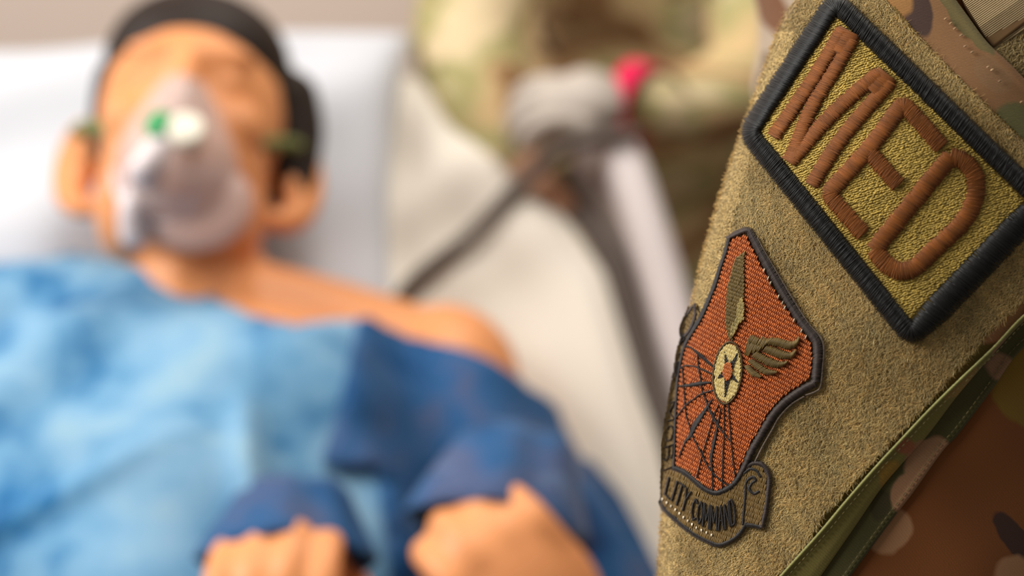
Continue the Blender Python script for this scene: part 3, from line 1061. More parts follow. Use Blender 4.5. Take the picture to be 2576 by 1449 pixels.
fl = strip('pocket_flap', LIGHT, FOLD, 0.9, -0.4, flap_m, SOL, 120, 16, lambda t: 0.7 * np.exp(-(t / 0.10) ** 2) - 0.5 * np.clip((t - .75) / .25, 0, 1), 1.4)
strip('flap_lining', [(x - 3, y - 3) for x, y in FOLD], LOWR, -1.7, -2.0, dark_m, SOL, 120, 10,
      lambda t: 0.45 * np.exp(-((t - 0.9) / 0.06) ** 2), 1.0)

# ribbed tape at the top right corner, every rib a raised cord
tape_m = plain('tan_ribbed_tape', lin(214, 190, 146), 0.6, lin(196, 172, 128), 300)
tape_b = plain('ribbed_tape_base', lin(120, 92, 58), 0.8)
tb = strip('ribbed_tape', [(2400, -100), (2424, 10), (2470, 84), (2500, 120)], [(2640, -180), (2640, -120), (2640, -60), (2640, 10)], -1.2, 0.6, tape_b, SOL, 30, 20)
V = []; F_ = []; nv_ = 0
ribs = []
for i in range(40):
    x0 = 2400 + i * 2.55; y0 = -34 + i * 4.05
    a = np.array([x0, y0]); b = np.array([x0 + 250, y0 - 172])
    t = np.linspace(0, 1, 24)
    c = a[None] * (1 - t)[:, None] + b[None] * t[:, None]
    nrm_ = np.array([0.566, 0.824])
    hh = -0.9 + 1.9 * np.clip(t / 0.5, 0, 1) - np.clip((i - 25) / 12, 0, 1) * 1.6
    ring_ = []
    for ph in np.linspace(0, 2 * pi, 6, endpoint=False):
        q = c + nrm_[None] * 1.9 * cos(ph)
        ring_.append(chart(q[:, 0], q[:, 1], hh + 0.35 + 0.33 * sin(ph)))
    R_ = np.stack(ring_, 1)                                     # 24 x 6 x 3
    base = len(V) and sum(len(v) for v in V) or 0
    V.append(R_.reshape(-1, 3))
    for j in range(23):
        for k in range(6):
            F_.append([base + j * 6 + k, base + j * 6 + (k + 1) % 6, base + (j + 1) * 6 + (k + 1) % 6, base + (j + 1) * 6 + k])
rb = mesh_obj('rib', np.vstack(V), F_, tape_m, tb); rb['kind'] = 'stuff'; rb['label'] = 'pale raised ribs of the tape'


# ------------------------------------------------------------------ fibres of the loop panel
def fibres(name, base_xy, base_h, dirs, lens, width, col, m, parent, lift):
    """short curved fibres in chart space: rings of 3 along 4 stations"""
    n = len(base_xy); K = 3
    t = np.linspace(0, 1, K)
    perp = np.stack([-dirs[:, 1], dirs[:, 0]], 1)
    bend = rng.normal(0, 0.30, n)
    cen = (base_xy[:, None, :] + dirs[:, None, :] * (lens[:, None] * t[None])[..., None]
           + perp[:, None, :] * ((bend * lens)[:, None] * (t ** 2)[None])[..., None])
    hh = base_h[:, None] + lift[:, None] * np.sin(t * pi * 0.62)[None]
    ang = np.linspace(0, 2 * pi, 3, endpoint=False)
    w = width[:, None] * (1 - 0.55 * t)[None]
    X = cen[:, :, None, :] + perp[:, None, None, :] * (w[:, :, None] * np.cos(ang)[None, None])[..., None]
    H = hh[:, :, None] + (w[:, :, None] / KPX) * np.sin(ang)[None, None]
    P = chart(X[..., 0], X[..., 1], H)
    V = P.reshape(-1, 3)
    b = (np.arange(n) * K * 3)[:, None, None]
    j = np.arange(K - 1)[None, :, None] * 3
    k = np.arange(3)[None, None, :]; k2 = (k + 1) % 3
    f = np.stack([b + j + k, b + j + k2, b + j + 3 + k2, b + j + 3 + k], -1).reshape(-1, 4)
    return mesh_obj(name, V, f, m, parent, col=np.repeat(col, K * 3, axis=0))


MED_OUT = [(1862, 332), (2100, -40), (2670, 500), (2296, 880)]


def clump(x, y):
    return (np.sin(x * 0.052 + 2 * np.sin(y * 0.021)) * np.sin(y * 0.047 + 1.7 * np.sin(x * 0.026)) + 0.6 * np.sin(x * 0.11 - y * 0.07 + 3 * np.sin(y * 0.013)))


NF = 425000
xy = np.stack([rng.uniform(1640, 2740, NF), rng.uniform(-40, 1500, NF)], 1)
ok = inpoly(xy[:, 0], xy[:, 1], PANEL) & hem_ok(xy[:, 0], xy[:, 1]) & (xy[:, 0] > contour(xy[:, 1]) + 1)
inner = [(1915, 327), (2112, 50), (2555, 507), (2285, 780)]
ok &= ~inpoly(xy[:, 0], xy[:, 1], inner)
xy = xy[ok]
# thin out extra fibres near the contour (they pile up there anyway)
n = len(xy)
cl = clump(xy[:, 0], xy[:, 1])
ang = 2.2 + 0.40 * cl + rng.normal(0, 0.5, n)          # pile combed to the lower left
ang = np.where(rng.random(n) < 0.12, rng.uniform(0, 2 * pi, n), ang)
dirs = np.stack([np.cos(ang), np.sin(ang)], 1)
lens = rng.uniform(7, 19, n)
val = np.clip(rng.normal(0.84, 0.20, n) + 0.11 * cl, 0.35, 1.5)
warm = rng.normal(0, 0.06, n) + 0.02 * clump(xy[:, 0] * 0.35 + 50, xy[:, 1] * 0.35)
val = val * (1 + 0.10 * clump(xy[:, 0] * 0.3, xy[:, 1] * 0.3 + 90))
col = np.stack([val * (1 + warm), val, val * (1 - 1.4 * warm)], 1)
hot = rng.random(n) < 0.05
col[hot] *= 1.5
fib_m = thread_mat('tan_pile_fibre', lin(226, 196, 128), 0.55, 0.3, 0.25)
fb = fibres('loop_pile', xy, np.full(n, -0.7), dirs, lens, rng.uniform(0.38, 0.72, n), col, fib_m, LP, rng.uniform(0.25, 1.15, n))
fb['kind'] = 'stuff'; fb['label'] = 'tan pile fibres of the loop panel'
# sideways fibres on the contour, tinted brighter to paint the light there
n = 22000
yy = rng.uniform(80, 1500, n)
xy = np.stack([contour(yy) + rng.uniform(0, 1, n) ** 1.5 * 45, yy], 1)
ang = rng.normal(2.5, 0.7, n)
dirs = np.stack([np.cos(ang), np.sin(ang)], 1)
val = np.clip(rng.normal(1.08, 0.18, n), 0.5, 1.6)[:, None]
fb = fibres('edge_pile', xy, np.full(n, -0.25), dirs, rng.uniform(6, 17, n), rng.uniform(0.7, 1.2, n), val * np.ones((1, 3)), fib_m, LP, rng.uniform(0.1, 0.6, n))
fb['kind'] = 'stuff'
# small loop corner right of the seam
n = 5000
xy = np.stack([rng.uniform(2490, 2640, n), rng.uniform(20, 260, n)], 1)
ok = inpoly(xy[:, 0], xy[:, 1], [(2504, 118), (2650, 20), (2650, 270), (2584, 200)]); xy = xy[ok]; n = len(xy)
strip('small_loop_panel', [(2490, 122), (2540, 166), (2600, 226), (2660, 286)], [(2560, 70), (2600, 50), (2640, 40), (2680, 30)], -2.2, -2.2, panel_m, SOL, 20, 16)
ang = rng.normal(2.2, 0.6, n); dirs = np.stack([np.cos(ang), np.sin(ang)], 1)
val = np.clip(rng.normal(0.62, 0.16, n), 0.3, 1.2)[:, None]
fb = fibres('small_loop_pile', xy, np.full(n, -2.2), dirs, rng.uniform(12, 26, n), rng.uniform(0.8, 1.4, n), val * np.ones((1, 3)), fib_m,
            SOL, rng.uniform(0.3, 1.0, n)); fb['kind'] = 'stuff'


# ------------------------------------------------------------------ embroidery
def threads(name, p0, p1, width, h0, bulge, thick, tint, m, parent, K=6, M=5, power=0.5):
    p0 = np.asarray(p0, float); p1 = np.asarray(p1, float); n = len(p0)
    bc = lambda a: np.broadcast_to(np.asarray(a, float), (n,))
    width, h0, bulge, thick, tint = map(bc, (width, h0, bulge, thick, tint))
    t = (1 - np.cos(np.linspace(0, pi, K))) / 2
    d = p1 - p0; L = np.hypot(d[:, 0], d[:, 1])[:, None] + 1e-6
    perp = np.stack([-d[:, 1], d[:, 0]], 1) / L
    cen = p0[:, None] + d[:, None] * t[None, :, None]
    arch = np.maximum(1 - (2 * t - 1) ** 2, 0) ** power
    hh = h0[:, None] + bulge[:, None] * arch[None]
    tap = 0.55 + 0.45 * np.minimum(1, np.minimum(t, 1 - t) * 5)
    ang = np.linspace(0, 2 * pi, M, endpoint=False)
    w = 0.5 * width[:, None] * tap[None]
    X = cen[:, :, None] + perp[:, None, None] * (w[:, :, None] * np.cos(ang))[..., None]
    H = hh[:, :, None] + 0.5 * thick[:, None, None] * tap[None, :, None] * np.sin(ang)
    V = chart(X[..., 0], X[..., 1], H).reshape(-1, 3)
    b = (np.arange(n) * K * M)[:, None, None]; j = np.arange(K - 1)[None, :, None] * M
    k = np.arange(M)[None, None]; k2 = (k + 1) % M
    f = np.stack([b + j + k, b + j + k2, b + j + M + k2, b + j + M + k], -1).reshape(-1, 4)
    c = np.repeat(np.stack([tint] * 3, 1), K * M, axis=0)
    return mesh_obj(name, V, f, m, parent, col=c)


def resample(P, step):
    P = np.asarray(P, float)
    d = np.r_[0, np.cumsum(np.hypot(*np.diff(P, axis=0).T))]
    n = max(2, int(d[-1] / step))
    t = np.linspace(0, d[-1], n)
    return np.stack([np.interp(t, d, P[:, 0]), np.interp(t, d, P[:, 1])], 1)


def path_normals(P, closed=False, sm=3):
    if closed:
        T = np.roll(P, -1, 0) - np.roll(P, 1, 0)
    else:
        T = np.gradient(P, axis=0)
    for _ in range(sm):
        if closed: T = (np.roll(T, 1, 0) + 2 * T + np.roll(T, -1, 0)) / 4
        else:
            Q = np.pad(T, ((1, 1), (0, 0)), mode='edge'); T = (Q[:-2] + 2 * Q[1:-1] + Q[2:]) / 4
    T /= np.hypot(T[:, 0], T[:, 1])[:, None] + 1e-9
    return np.stack([-T[:, 1], T[:, 0]], 1)


def satin(paths, hw, step=2.2, jit=1.2, closed=False, skew=0.0):
    """threads across each stroke path"""
    p0s = []; p1s = []
    for P, w in zip(paths, hw if hasattr(hw, '__len__') else [hw] * len(paths)):
        R = resample(P, step)
        N = path_normals(R, closed, 2)
        T = np.stack([N[:, 1], -N[:, 0]], 1)
        n = len(R)
        p0s.append(R + N * (w + rng.normal(0, jit, n))[:, None] + T * skew * w)
        p1s.append(R - N * (w + rng.normal(0, jit, n))[:, None] - T * skew * w)
    return np.vstack(p0s), np.vstack(p1s)


def rt(n, a=0.16, mean=1.0):
    return np.clip(rng.normal(mean, a, n), 0.45, 1.7)


def slab(name, poly, h, thick, m, parent, step=6):
    poly = np.asarray(poly, float)
    lo = poly.min(0) - step; hi = poly.max(0) + step
    X, Y = np.meshgrid(np.arange(lo[0], hi[0], step), np.arange(lo[1], hi[1], step))
    idx = np.arange(X.size).reshape(X.shape)
    f = np.stack([idx[:-1, :-1], idx[:-1, 1:], idx[1:, 1:], idx[1:, :-1]], -1).reshape(-1, 4)
    P2 = np.stack([X.ravel(), Y.ravel()], 1)
    c = P2[f].mean(1)
    f = f[inpoly(c[:, 0], c[:, 1], poly)]
    used = np.unique(f); mp = -np.ones(X.size, int); mp[used] = np.arange(len(used))
    f = mp[f]
    top = chart(P2[used, 0], P2[used, 1], np.full(len(used), h))
    bot = chart(P2[used, 0], P2[used, 1], np.full(len(used), h - thick))
    return mesh_obj(name, *two_sided(top, bot, f), m, parent)


def field_stitches(poly, row_dir, st_dir, row_gap, pitch, length, jit=0.6):
    """staggered rows of short stitches that fill a polygon"""
    poly = np.asarray(poly, float); c = poly.mean(0)
    row_dir = np.array(row_dir) / np.hypot(*row_dir); nrm_ = np.array([-row_dir[1], row_dir[0]])
    st = np.array(st_dir) / np.hypot(*st_dir)
    R = np.max(np.hypot(*(poly - c).T)) * 1.1
    rows = np.arange(-R, R, row_gap); cols = np.arange(-R, R, pitch)
    I, J = np.meshgrid(np.arange(len(rows)), np.arange(len(cols)), indexing='ij')
    off = (I % 2) * pitch * 0.5
    pts = c + nrm_ * rows[I][..., None] + row_dir * (cols[J] + off)[..., None]
    pts = pts.reshape(-1, 2) + rng.normal(0, jit, (I.size, 2))
    pts = pts[inpoly(pts[:, 0], pts[:, 1], poly)]
    return pts - st * length / 2, pts + st * length / 2


# ---- the MED tab
MED = thing('name_tab', 'rectangular MED tab with brown letters on gold inside a thick black border', 'patch')
gold_m = thread_mat('gold_thread', lin(196, 168, 78), 0.42, 0.45)
goldb_m = plain('gold_backing', lin(140, 116, 48), 0.8, lin(124, 102, 40), 400)
rust_m = thread_mat('rust_brown_thread', lin(138, 80, 29), 0.6, 0.25, 0.08)
blk_m = thread_mat('black_thread', lin(30, 30, 29), 0.5, 0.45, 0.03)
blkb_m = plain('black_core', lin(24, 24, 26), 0.8)
MIN = [(1900, 330), (2110, 30), (2575, 507), (2287, 802)]
b_ = slab('backing', [(1882, 335), (2104, 8), (2615, 508), (2296, 835)], 1.2, 2.0, goldb_m, MED)
p0, p1 = field_stitches(MIN, (0.86, 0.5), (0.93, -0.36), 4.2, 7.6, 8.6, 0.9)
p0 += rng.normal(0, 0.7, p0.shape); p1 += rng.normal(0, 0.7, p1.shape)
o = threads('gold_stitches', p0, p1, 4.4, 1.1 + rng.normal(0, 0.07, len(p0)), 0.24, 0.42, rt(len(p0), 0.18), gold_m, b_, 5, 4)
o['kind'] = 'stuff'
LET_M = [[(2119, 76), (2040, 205), (1946, 342)], [(2143, 100), (2098, 176), (2042, 268), (2008, 350), (1990, 402)],
         [(1996, 396), (2075, 306), (2146, 238), (2212, 184)], [(2240, 206), (2174, 279), (2104, 366), (2042, 464)],
         [(2136, 80), (2122, 104), (2106, 130)], [(2231, 188), (2214, 208), (2196, 230)], [(1986, 406), (1998, 388), (2012, 368)]]
LET_E = [[(2368, 368), (2322, 316), (2284, 274), (2270, 264), (2256, 280), (2188, 370), (2098, 470), (2088, 486), (2098, 506), (2128, 540), (2170, 588)],
         [(2190, 386), (2226, 428), (2258, 464)]]
LET_D = [[(2392, 394), (2300, 504), (2200, 628)],
         [(2392, 394), (2430, 408), (2455, 448), (2452, 500), (2424, 556), (2350, 628), (2300, 674), (2262, 682), (2228, 664), (2200, 628)]]


def letter(name, strokes, hw, lab):
    paths = [catmull(s_, 10) for s_ in strokes]
    # satin cover
    p0, p1 = satin(paths, [x + 1.5 for x in hw], 1.0, 2.0, skew=0.12)
    p0 = p0 + rng.normal(0, 0.7, p0.shape); p1 = p1 + rng.normal(0, 0.7, p1.shape)
    o = threads(name, p0, p1, 2.3, 1.2, 1.35 + rng.normal(0, 0.035, len(p0)), 0.32,
                rt(len(p0), 0.10) * (1 + 0.14 * clump(p0[:, 0] * 1.3, p0[:, 1] * 1.3)), rust_m, MED, 9, 4, 0.38)
    o['label'] = lab
    q0, q1 = satin(paths, hw, 3.0, 0.1)
    threads('padding', q0, q1, 7.0, 1.1, 1.22, 0.5, np.full(len(q0), 0.8), rust_m, o, 9, 4, 0.38)
    return o


letter('letter', LET_M, [16, 16, 17, 17, 29, 29, 20], 'rust brown embroidered letter M')
letter('letter', LET_E, [19.5, 18.5], 'rust brown embroidered letter E')
letter('letter', LET_D, [21, 21], 'rust brown embroidered letter D')
# merrowed border: rope of wrapped thread round the edge
def round_poly(P, r, n=10):
    P = np.asarray(P, float); out = []
    for i in range(len(P)):
        a, b, c = P[i - 1], P[i], P[(i + 1) % len(P)]
        u = (a - b) / np.hypot(*(a - b)); v = (c - b) / np.hypot(*(c - b))
        s_, e_ = b + u * r, b + v * r
        for t in np.linspace(0, 1, n):
            out.append((1 - t) ** 2 * s_ + 2 * t * (1 - t) * b + t * t * e_)
    return np.array(out)


bl = round_poly([(1882, 333), (2100, 4), (2619, 506), (2293, 846)], 26)
bl = np.vstack([bl, bl[:1]])
R_ = resample(bl, 1.9)[:-1]
N_ = path_normals(R_, True, 3)
tt = np.arange(len(R_))
# width of the rope per side: a little wider on the lower right side
dirv = np.stack([N_[:, 1], -N_[:, 0]], 1)
side = np.clip((R_[:, 0] - 2300) / 60, 0, 1) * np.clip((R_[:, 1] - 500) / 60, 0, 1)
hw_ = 27 + 10 * side + rng.normal(0, 0.8, len(R_))
sk = dirv * (5 + rng.normal(0, 1.8, len(R_)))[:, None]
bo = threads('border', R_ + N_ * hw_[:, None] + sk, R_ - N_ * hw_[:, None] - sk, 2.9, 0.2, 3.0 + rng.normal(0, 0.10, len(R_)), 0.55,
             rt(len(R_), 0.30), blk_m, MED, 13, 4, 0.5)
bo['label'] = 'thick black overlocked border'
p0, p1 = R_ + N_ * 23, R_ - N_ * 23
co_ = threads('border_core', p0, p1, 8, 0.2, 2.5, 0.9, np.ones(len(p0)), blk_m, bo, 9, 5, 0.5)

# ---- the shield patch with scroll
AMC = thing('unit_patch', 'shield shaped orange patch with wing, star disc and scroll below the MED tab', 'patch')
SHIELD = [(1834, 603), (1855, 596), (1875, 591), (1908, 655), (1964, 757), (1997, 804), (2029, 849), (2041, 870), (2042, 907), (2037, 953),
          (2018, 964), (1995, 980), (1967, 1000), (1944, 1023), (1925, 1052), (1908, 1083), (1888, 1115), (1871, 1152), (1856, 1192), (1840, 1217), (1822, 1231),
          (1797, 1237), (1774, 1228), (1745, 1203), (1721, 1184), (1696, 1176), (1697, 1126), (1699, 1060), (1702, 994), (1706, 946), (1716, 897),
          (1725, 866), (1748, 826), (1768, 794), (1797, 726), (1813, 676), (1826, 639)]
SCROLL_B = [(1694, 1172), (1721, 1184), (1745, 1203), (1774, 1228), (1797, 1240), (1822, 1236), (1845, 1218), (1862, 1197), (1877, 1177), (1899, 1168), (1919, 1177),
            (1930, 1203), (1928, 1237), (1921, 1292), (1913, 1323), (1899, 1326), (1878, 1318), (1860, 1340), (1838, 1358), (1809, 1369), (1782, 1360),
            (1738, 1336), (1694, 1301), (1665, 1274), (1661, 1254), (1662, 1180)]
SCROLL_L = [(1662, 1190), (1663, 1115), (1672, 1055), (1689, 965), (1698, 907), (1704, 872), (1712, 849), (1710, 821), (1730, 772), (1747, 763), (1760, 790),
            (1748, 826), (1725, 866), (1716, 897), (1706, 946), (1702, 994), (1699, 1060), (1697, 1126), (1696, 1180)]
orange_m = thread_mat('orange_thread', lin(192, 104, 46), 0.42, 0.4, 0.1)
orangeb_m = plain('orange_backing', lin(128, 52, 20), 0.85, lin(110, 44, 16), 400)
scr_m = thread_mat('olive_brown_thread', lin(132, 106, 58), 0.5, 0.35, 0.1)
scrb_m = plain('olive_brown_backing', lin(86, 68, 36), 0.85, lin(76, 60, 30), 400)
dkb_m = thread_mat('brown_black_thread', lin(58, 47, 42), 0.5, 0.4, 0.08)
olive_m = thread_mat('olive_thread', lin(112, 92, 46), 0.5, 0.35)
olivel_m = thread_mat('light_olive_thread', lin(164, 146, 88), 0.5, 0.35)
cream_m = thread_mat('cream_thread', lin(222, 200, 130), 0.5, 0.35)
ink_m = thread_mat('charcoal_thread', lin(42, 39, 38), 0.5, 0.4)
wht_m = thread_mat('white_thread', lin(236, 224, 196), 0.5, 0.3)
H0 = 0.9
fld = slab('backing', SHIELD, H0, 1.6, orangeb_m, AMC, 5)
p0, p1 = field_stitches(SHIELD, (0.88, 0.475), (0.36, -0.93), 10.6, 4.8, 10.0, 0.3)
o = threads('orange_stitches', p0, p1, 4.6, H0 - 0.15, 0.6, 0.42, rt(len(p0), 0.13), orange_m, fld, 5, 4); o['kind'] = 'stuff'
scroll = slab('scroll', SCROLL_B, H0 + 0.1, 1.8, scrb_m, AMC, 4)
p0, p1 = field_stitches(SCROLL_B, (0.93, 0.36), (-0.30, 0.95), 13, 3.4, 17, 0.5)
o = threads('scroll_stitches', p0, p1, 3.6, H0 + 0.1, 0.2, 0.4, rt(len(p0), 0.12), scr_m, scroll, 5, 4); o['kind'] = 'stuff'
scroll2 = slab('scroll', SCROLL_L, H0 + 0.1, 1.8, scrb_m, AMC, 3)
p0, p1 = field_stitches(SCROLL_L, (0.7, 0.7), (-0.2, 0.98), 9, 3.0, 12, 0.4)
o = threads('scroll_stitches', p0, p1, 3.0, H0 + 0.1, 0.15, 0.35, rt(len(p0), 0.14), scr_m, scroll2, 5, 4); o['kind'] = 'stuff'


def rope(name, P, hw, m, parent, step=3.2, h=0.6, bulge=1.0, tw=4.4, skew=2.5, lab=None, tj=0.2, sm=2):
    R = resample(catmull(P, 6), step)
    N = path_normals(R, False, sm); T = np.stack([N[:, 1], -N[:, 0]], 1); n = len(R)
    w = np.interp(np.linspace(0, 1, n), np.linspace(0, 1, len(hw)), hw) if hasattr(hw, '__len__') else np.full(n, hw)
    w = w + rng.normal(0, 0.06, n) * w
    o = threads(name, R + N * w[:, None] + T * skew, R - N * w[:, None] - T * skew, tw, h, bulge, 0.55, rt(n, tj), m, parent, 9, 5, 0.5)
    if lab: o['label'] = lab
    return o


# border of the shield
RB = [(1830, 600), (1852, 588), (1880, 579), (1893, 598), (1921, 650), (1975, 745), (2018, 812), (2050, 852), (2057, 880), (2055, 920), (2051, 960)]
rope('border', RB, [6, 9, 10, 12, 12, 12, 12, 13, 13, 13, 12], dkb_m, AMC, 3.0, 0.4, 1.25, lab='brown black border of the shield')
rope('border', [(2050, 964), (2022, 978), (1998, 994), (1972, 1014), (1948, 1040), (1928, 1070), (1908, 1104), (1889, 1136), (1873, 1172), (1860, 1196)],
     [11, 11, 11, 11, 11, 11, 10, 10, 9, 8], dkb_m, AMC, 3.0, 0.4, 1.25)
rope('border', [(1862, 1194), (1846, 1216), (1822, 1233), (1797, 1240), (1770, 1229), (1743, 1206), (1718, 1187), (1692, 1176)], 7.0, ink_m, AMC, 2.8, 0.9, 0.7)
rope('border', [(1694, 1178), (1696, 1126), (1698, 1060), (1701, 994), (1705, 946), (1714, 897), (1723, 866), (1746, 826), (1766, 792), (1795, 724),
                (1811, 674), (1824, 637), (1833, 602)], [3, 3, 3, 3, 3, 3.5, 4, 6, 6.5, 6, 6, 5, 5], ink_m, AMC, 2.8, 0.8, 0.8)
# frayed light selvage outside the border
for Pp in ([(1905, 600), (1931, 648), (1988, 742), (2032, 812), (2066, 852), (2072, 884), (2069, 925), (2064, 972), (2050, 986), (2028, 994)],
           [(2022, 998), (1990, 1018), (1960, 1050), (1942, 1082), (1920, 1120), (1900, 1160)]):
    rope('selvage', Pp, 2.4, thread_mat('grey_brown_thread', lin(112, 98, 84), 0.6, 0.3), AMC, 2.6, 0.6, 0.4, 3.0, 3)
# rim of the scroll
rope('scroll_rim', [(1662, 1258), (1668, 1276), (1695, 1303), (1738, 1338), (1782, 1362), (1809, 1370), (1838, 1359), (1860, 1341), (1876, 1316)], 7.0, ink_m, scroll, 2.8, 0.2, 1.0)
rope('scroll_rim', [(1864, 1193), (1878, 1174), (1900, 1166), (1921, 1174), (1934, 1202), (1931, 1240), (1924, 1290), (1915, 1326)], 7.5, dkb_m, scroll, 2.8, 0.2, 1.1)
rope('scroll_rim', [(1872, 1190), (1886, 1180), (1902, 1184), (1912, 1198)], 3.5, ink_m, scroll, 2.6, 0.9, 0.5)
rope('scroll_rim', [(1884, 1204), (1876, 1216), (1874, 1250), (1870, 1290), (1868, 1318)], 3.0, ink_m, scroll, 2.6, 0.9, 0.5)
rope('scroll_rim', [(1884, 1204), (1894, 1200), (1900, 1208), (1890, 1216), (1884, 1230), (1896, 1242), (1908, 1236)], 4.0, ink_m, scroll, 2.4, 0.9, 0.5)
rope('scroll_rim', [(1878, 1320), (1896, 1322), (1912, 1326)], 6.0, ink_m, scroll, 2.6, 0.6, 0.6)
rope('scroll_rim', [(1740, 772), (1722, 800), (1712, 826), (1716, 848), (1736, 826), (1748, 792), (1746, 766)], 3.4, dkb_m, scroll2, 2.6, 0.9, 0.5)
# cream basting stitches
q = resample([(1666, 1256), (1700, 1283), (1722, 1304), (1752, 1328), (1790, 1346)], 12.5)
d = np.gradient(q, axis=0); d /= np.hypot(*d.T)[:, None]
nrm2 = np.stack([-d[:, 1], d[:, 0]], 1)
threads('basting_stitches', q - d * 2 - nrm2 * 3.2, q + d * 2 + nrm2 * 3.2, 5.0, 1.1, 0.4, 0.6, rt(len(q), 0.2, 0.85), wht_m, scroll)['kind'] = 'stuff'
q = np.array([(1922, 680), (1932, 700), (1938, 712), (1958, 746), (1968, 762), (1974, 774), (1997, 806), (2016, 832), (2027, 848)], float)
threads('basting_stitches', q - (2, -5), q + (2, -5), 3.4, 1.2, 0.5, 0.5, rt(len(q), 0.2, 0.85), wht_m, AMC)['kind'] = 'stuff'

# feather, wing, star disc
def filled(name, poly, m, st_dir, parent, gap=9, pitch=2.6, length=13, h=1.25, bulge=0.45, lab=None, tj=0.16):
    poly = np.asarray(poly, float)
    p0, p1 = field_stitches(poly, (-st_dir[1], st_dir[0]), st_dir, gap, pitch, length, 0.4)
    # clip thread ends to the outline
    for _ in range(5):
        for e, oth in ((p0, p1), (p1, p0)):
            out = ~inpoly(e[:, 0], e[:, 1], poly); e[out] = e[out] * 0.75 + oth[out] * 0.25
    o = threads(name, p0, p1, pitch * 1.35, h, bulge, 0.5, rt(len(p0), tj), m, parent, 6, 5)
    if lab: o['label'] = lab
    return o


FE = [(1876, 628), (1862, 640), (1850, 648), (1841, 676), (1836, 701), (1828, 726), (1826, 767), (1824, 808), (1826, 829), (1832, 856), (1842, 858), (1848, 830),
      (1862, 800), (1871, 770), (1873, 726), (1872, 660)]
feather = filled('feather', FE, olive_m, (0.35, -0.94), AMC, 9, 2.8, 13, lab='dark olive feather')
filled('pale_feather', [(1867, 744), (1873, 767), (1872, 804), (1857, 820), (1843, 850), (1837, 847), (1838, 827), (1852, 796), (1855, 767)], olivel_m, (0.35, -0.94),
       feather, 9, 2.8, 13, 1.7, 0.3)  # lighter olive feather lying on the dark one
wing = filled('wing', [(1888, 841), (1898, 838), (1917, 845), (1938, 849), (1933, 864), (1917, 881), (1902, 891), (1888, 896), (1876, 905), (1870, 893), (1876, 872),
                       (1882, 853)], olive_m, (0.45, -0.89), AMC, 30, 2.7, 44, 1.3, 0.9, 'olive embroidered wing')
for k, Fp in enumerate([[(1934, 858), (1960, 862), (1985, 869), (2003, 863), (2010, 851)], [(1924, 877), (1945, 884), (1970, 893), (1991, 894), (2002, 882)],
                        [(1898, 890), (1922, 904), (1950, 916), (1970, 916), (1979, 911)], [(1887, 906), (1908, 922), (1930, 936), (1952, 937)],
                        [(1879, 920), (1894, 938), (1912, 948)]]):
    rope('wing_feather', Fp, [10, 11.5, 11.5, 9, 3] if k < 3 else [7, 9, 9, 4], olive_m if k % 2 == 0 else olive_m, wing, 2.0, 1.1, 1.1, 2.8, -3.5, tj=0.14)
# star disc
def ellip(cx, cy, a, b, tilt, n=40):
    ph = np.linspace(0, 2 * pi, n, endpoint=False)
    x = a * np.cos(ph); y = b * np.sin(ph); c, s_ = cos(tilt), sin(tilt)
    return np.stack([cx + c * x - s_ * y, cy + s_ * x + c * y], 1)


roundel = filled('star_disc', ellip(1830, 938, 33.5, 76, 0.11), cream_m, (0.38, -0.92), AMC, 10, 2.7, 14, 1.35, 0.4, 'cream disc with a dark star', 0.10)
E_ = ellip(1830, 938, 35.5, 78, 0.11, 60); E_ = np.vstack([E_, E_[:1]])
rope('disc_rim', E_, 2.6, thread_mat('dark_olive_thread', lin(84, 66, 32), 0.5, 0.35), roundel, 2.4, 1.3, 0.5, 3.2, 1.5)
C0 = np.array([1830, 936.0])
tips = [np.array(t, float) for t in [(1821, 880), (1857, 885), (1860, 966), (1822, 1005), (1801, 953)]]
inner_p = [np.array(t, float) for t in [(1836, 907), (1846, 935), (1838, 960), (1819, 955), (1820, 922)]]
inner_p = [C0 + (p - C0) * 0.72 for p in inner_p]
star = []
for t_, i_ in zip(tips, inner_p): star += [t_, i_]
filled('star', star, ink_m, (0.38, -0.92), roundel, 8, 2.5, 11, 1.75, 0.3, 'dark five pointed star')
filled('star_centre', ellip(1830, 934, 12.5, 25, 0.11), orange_m, (0.38, -0.92), roundel, 9, 2.6, 13, 2.1, 0.35)
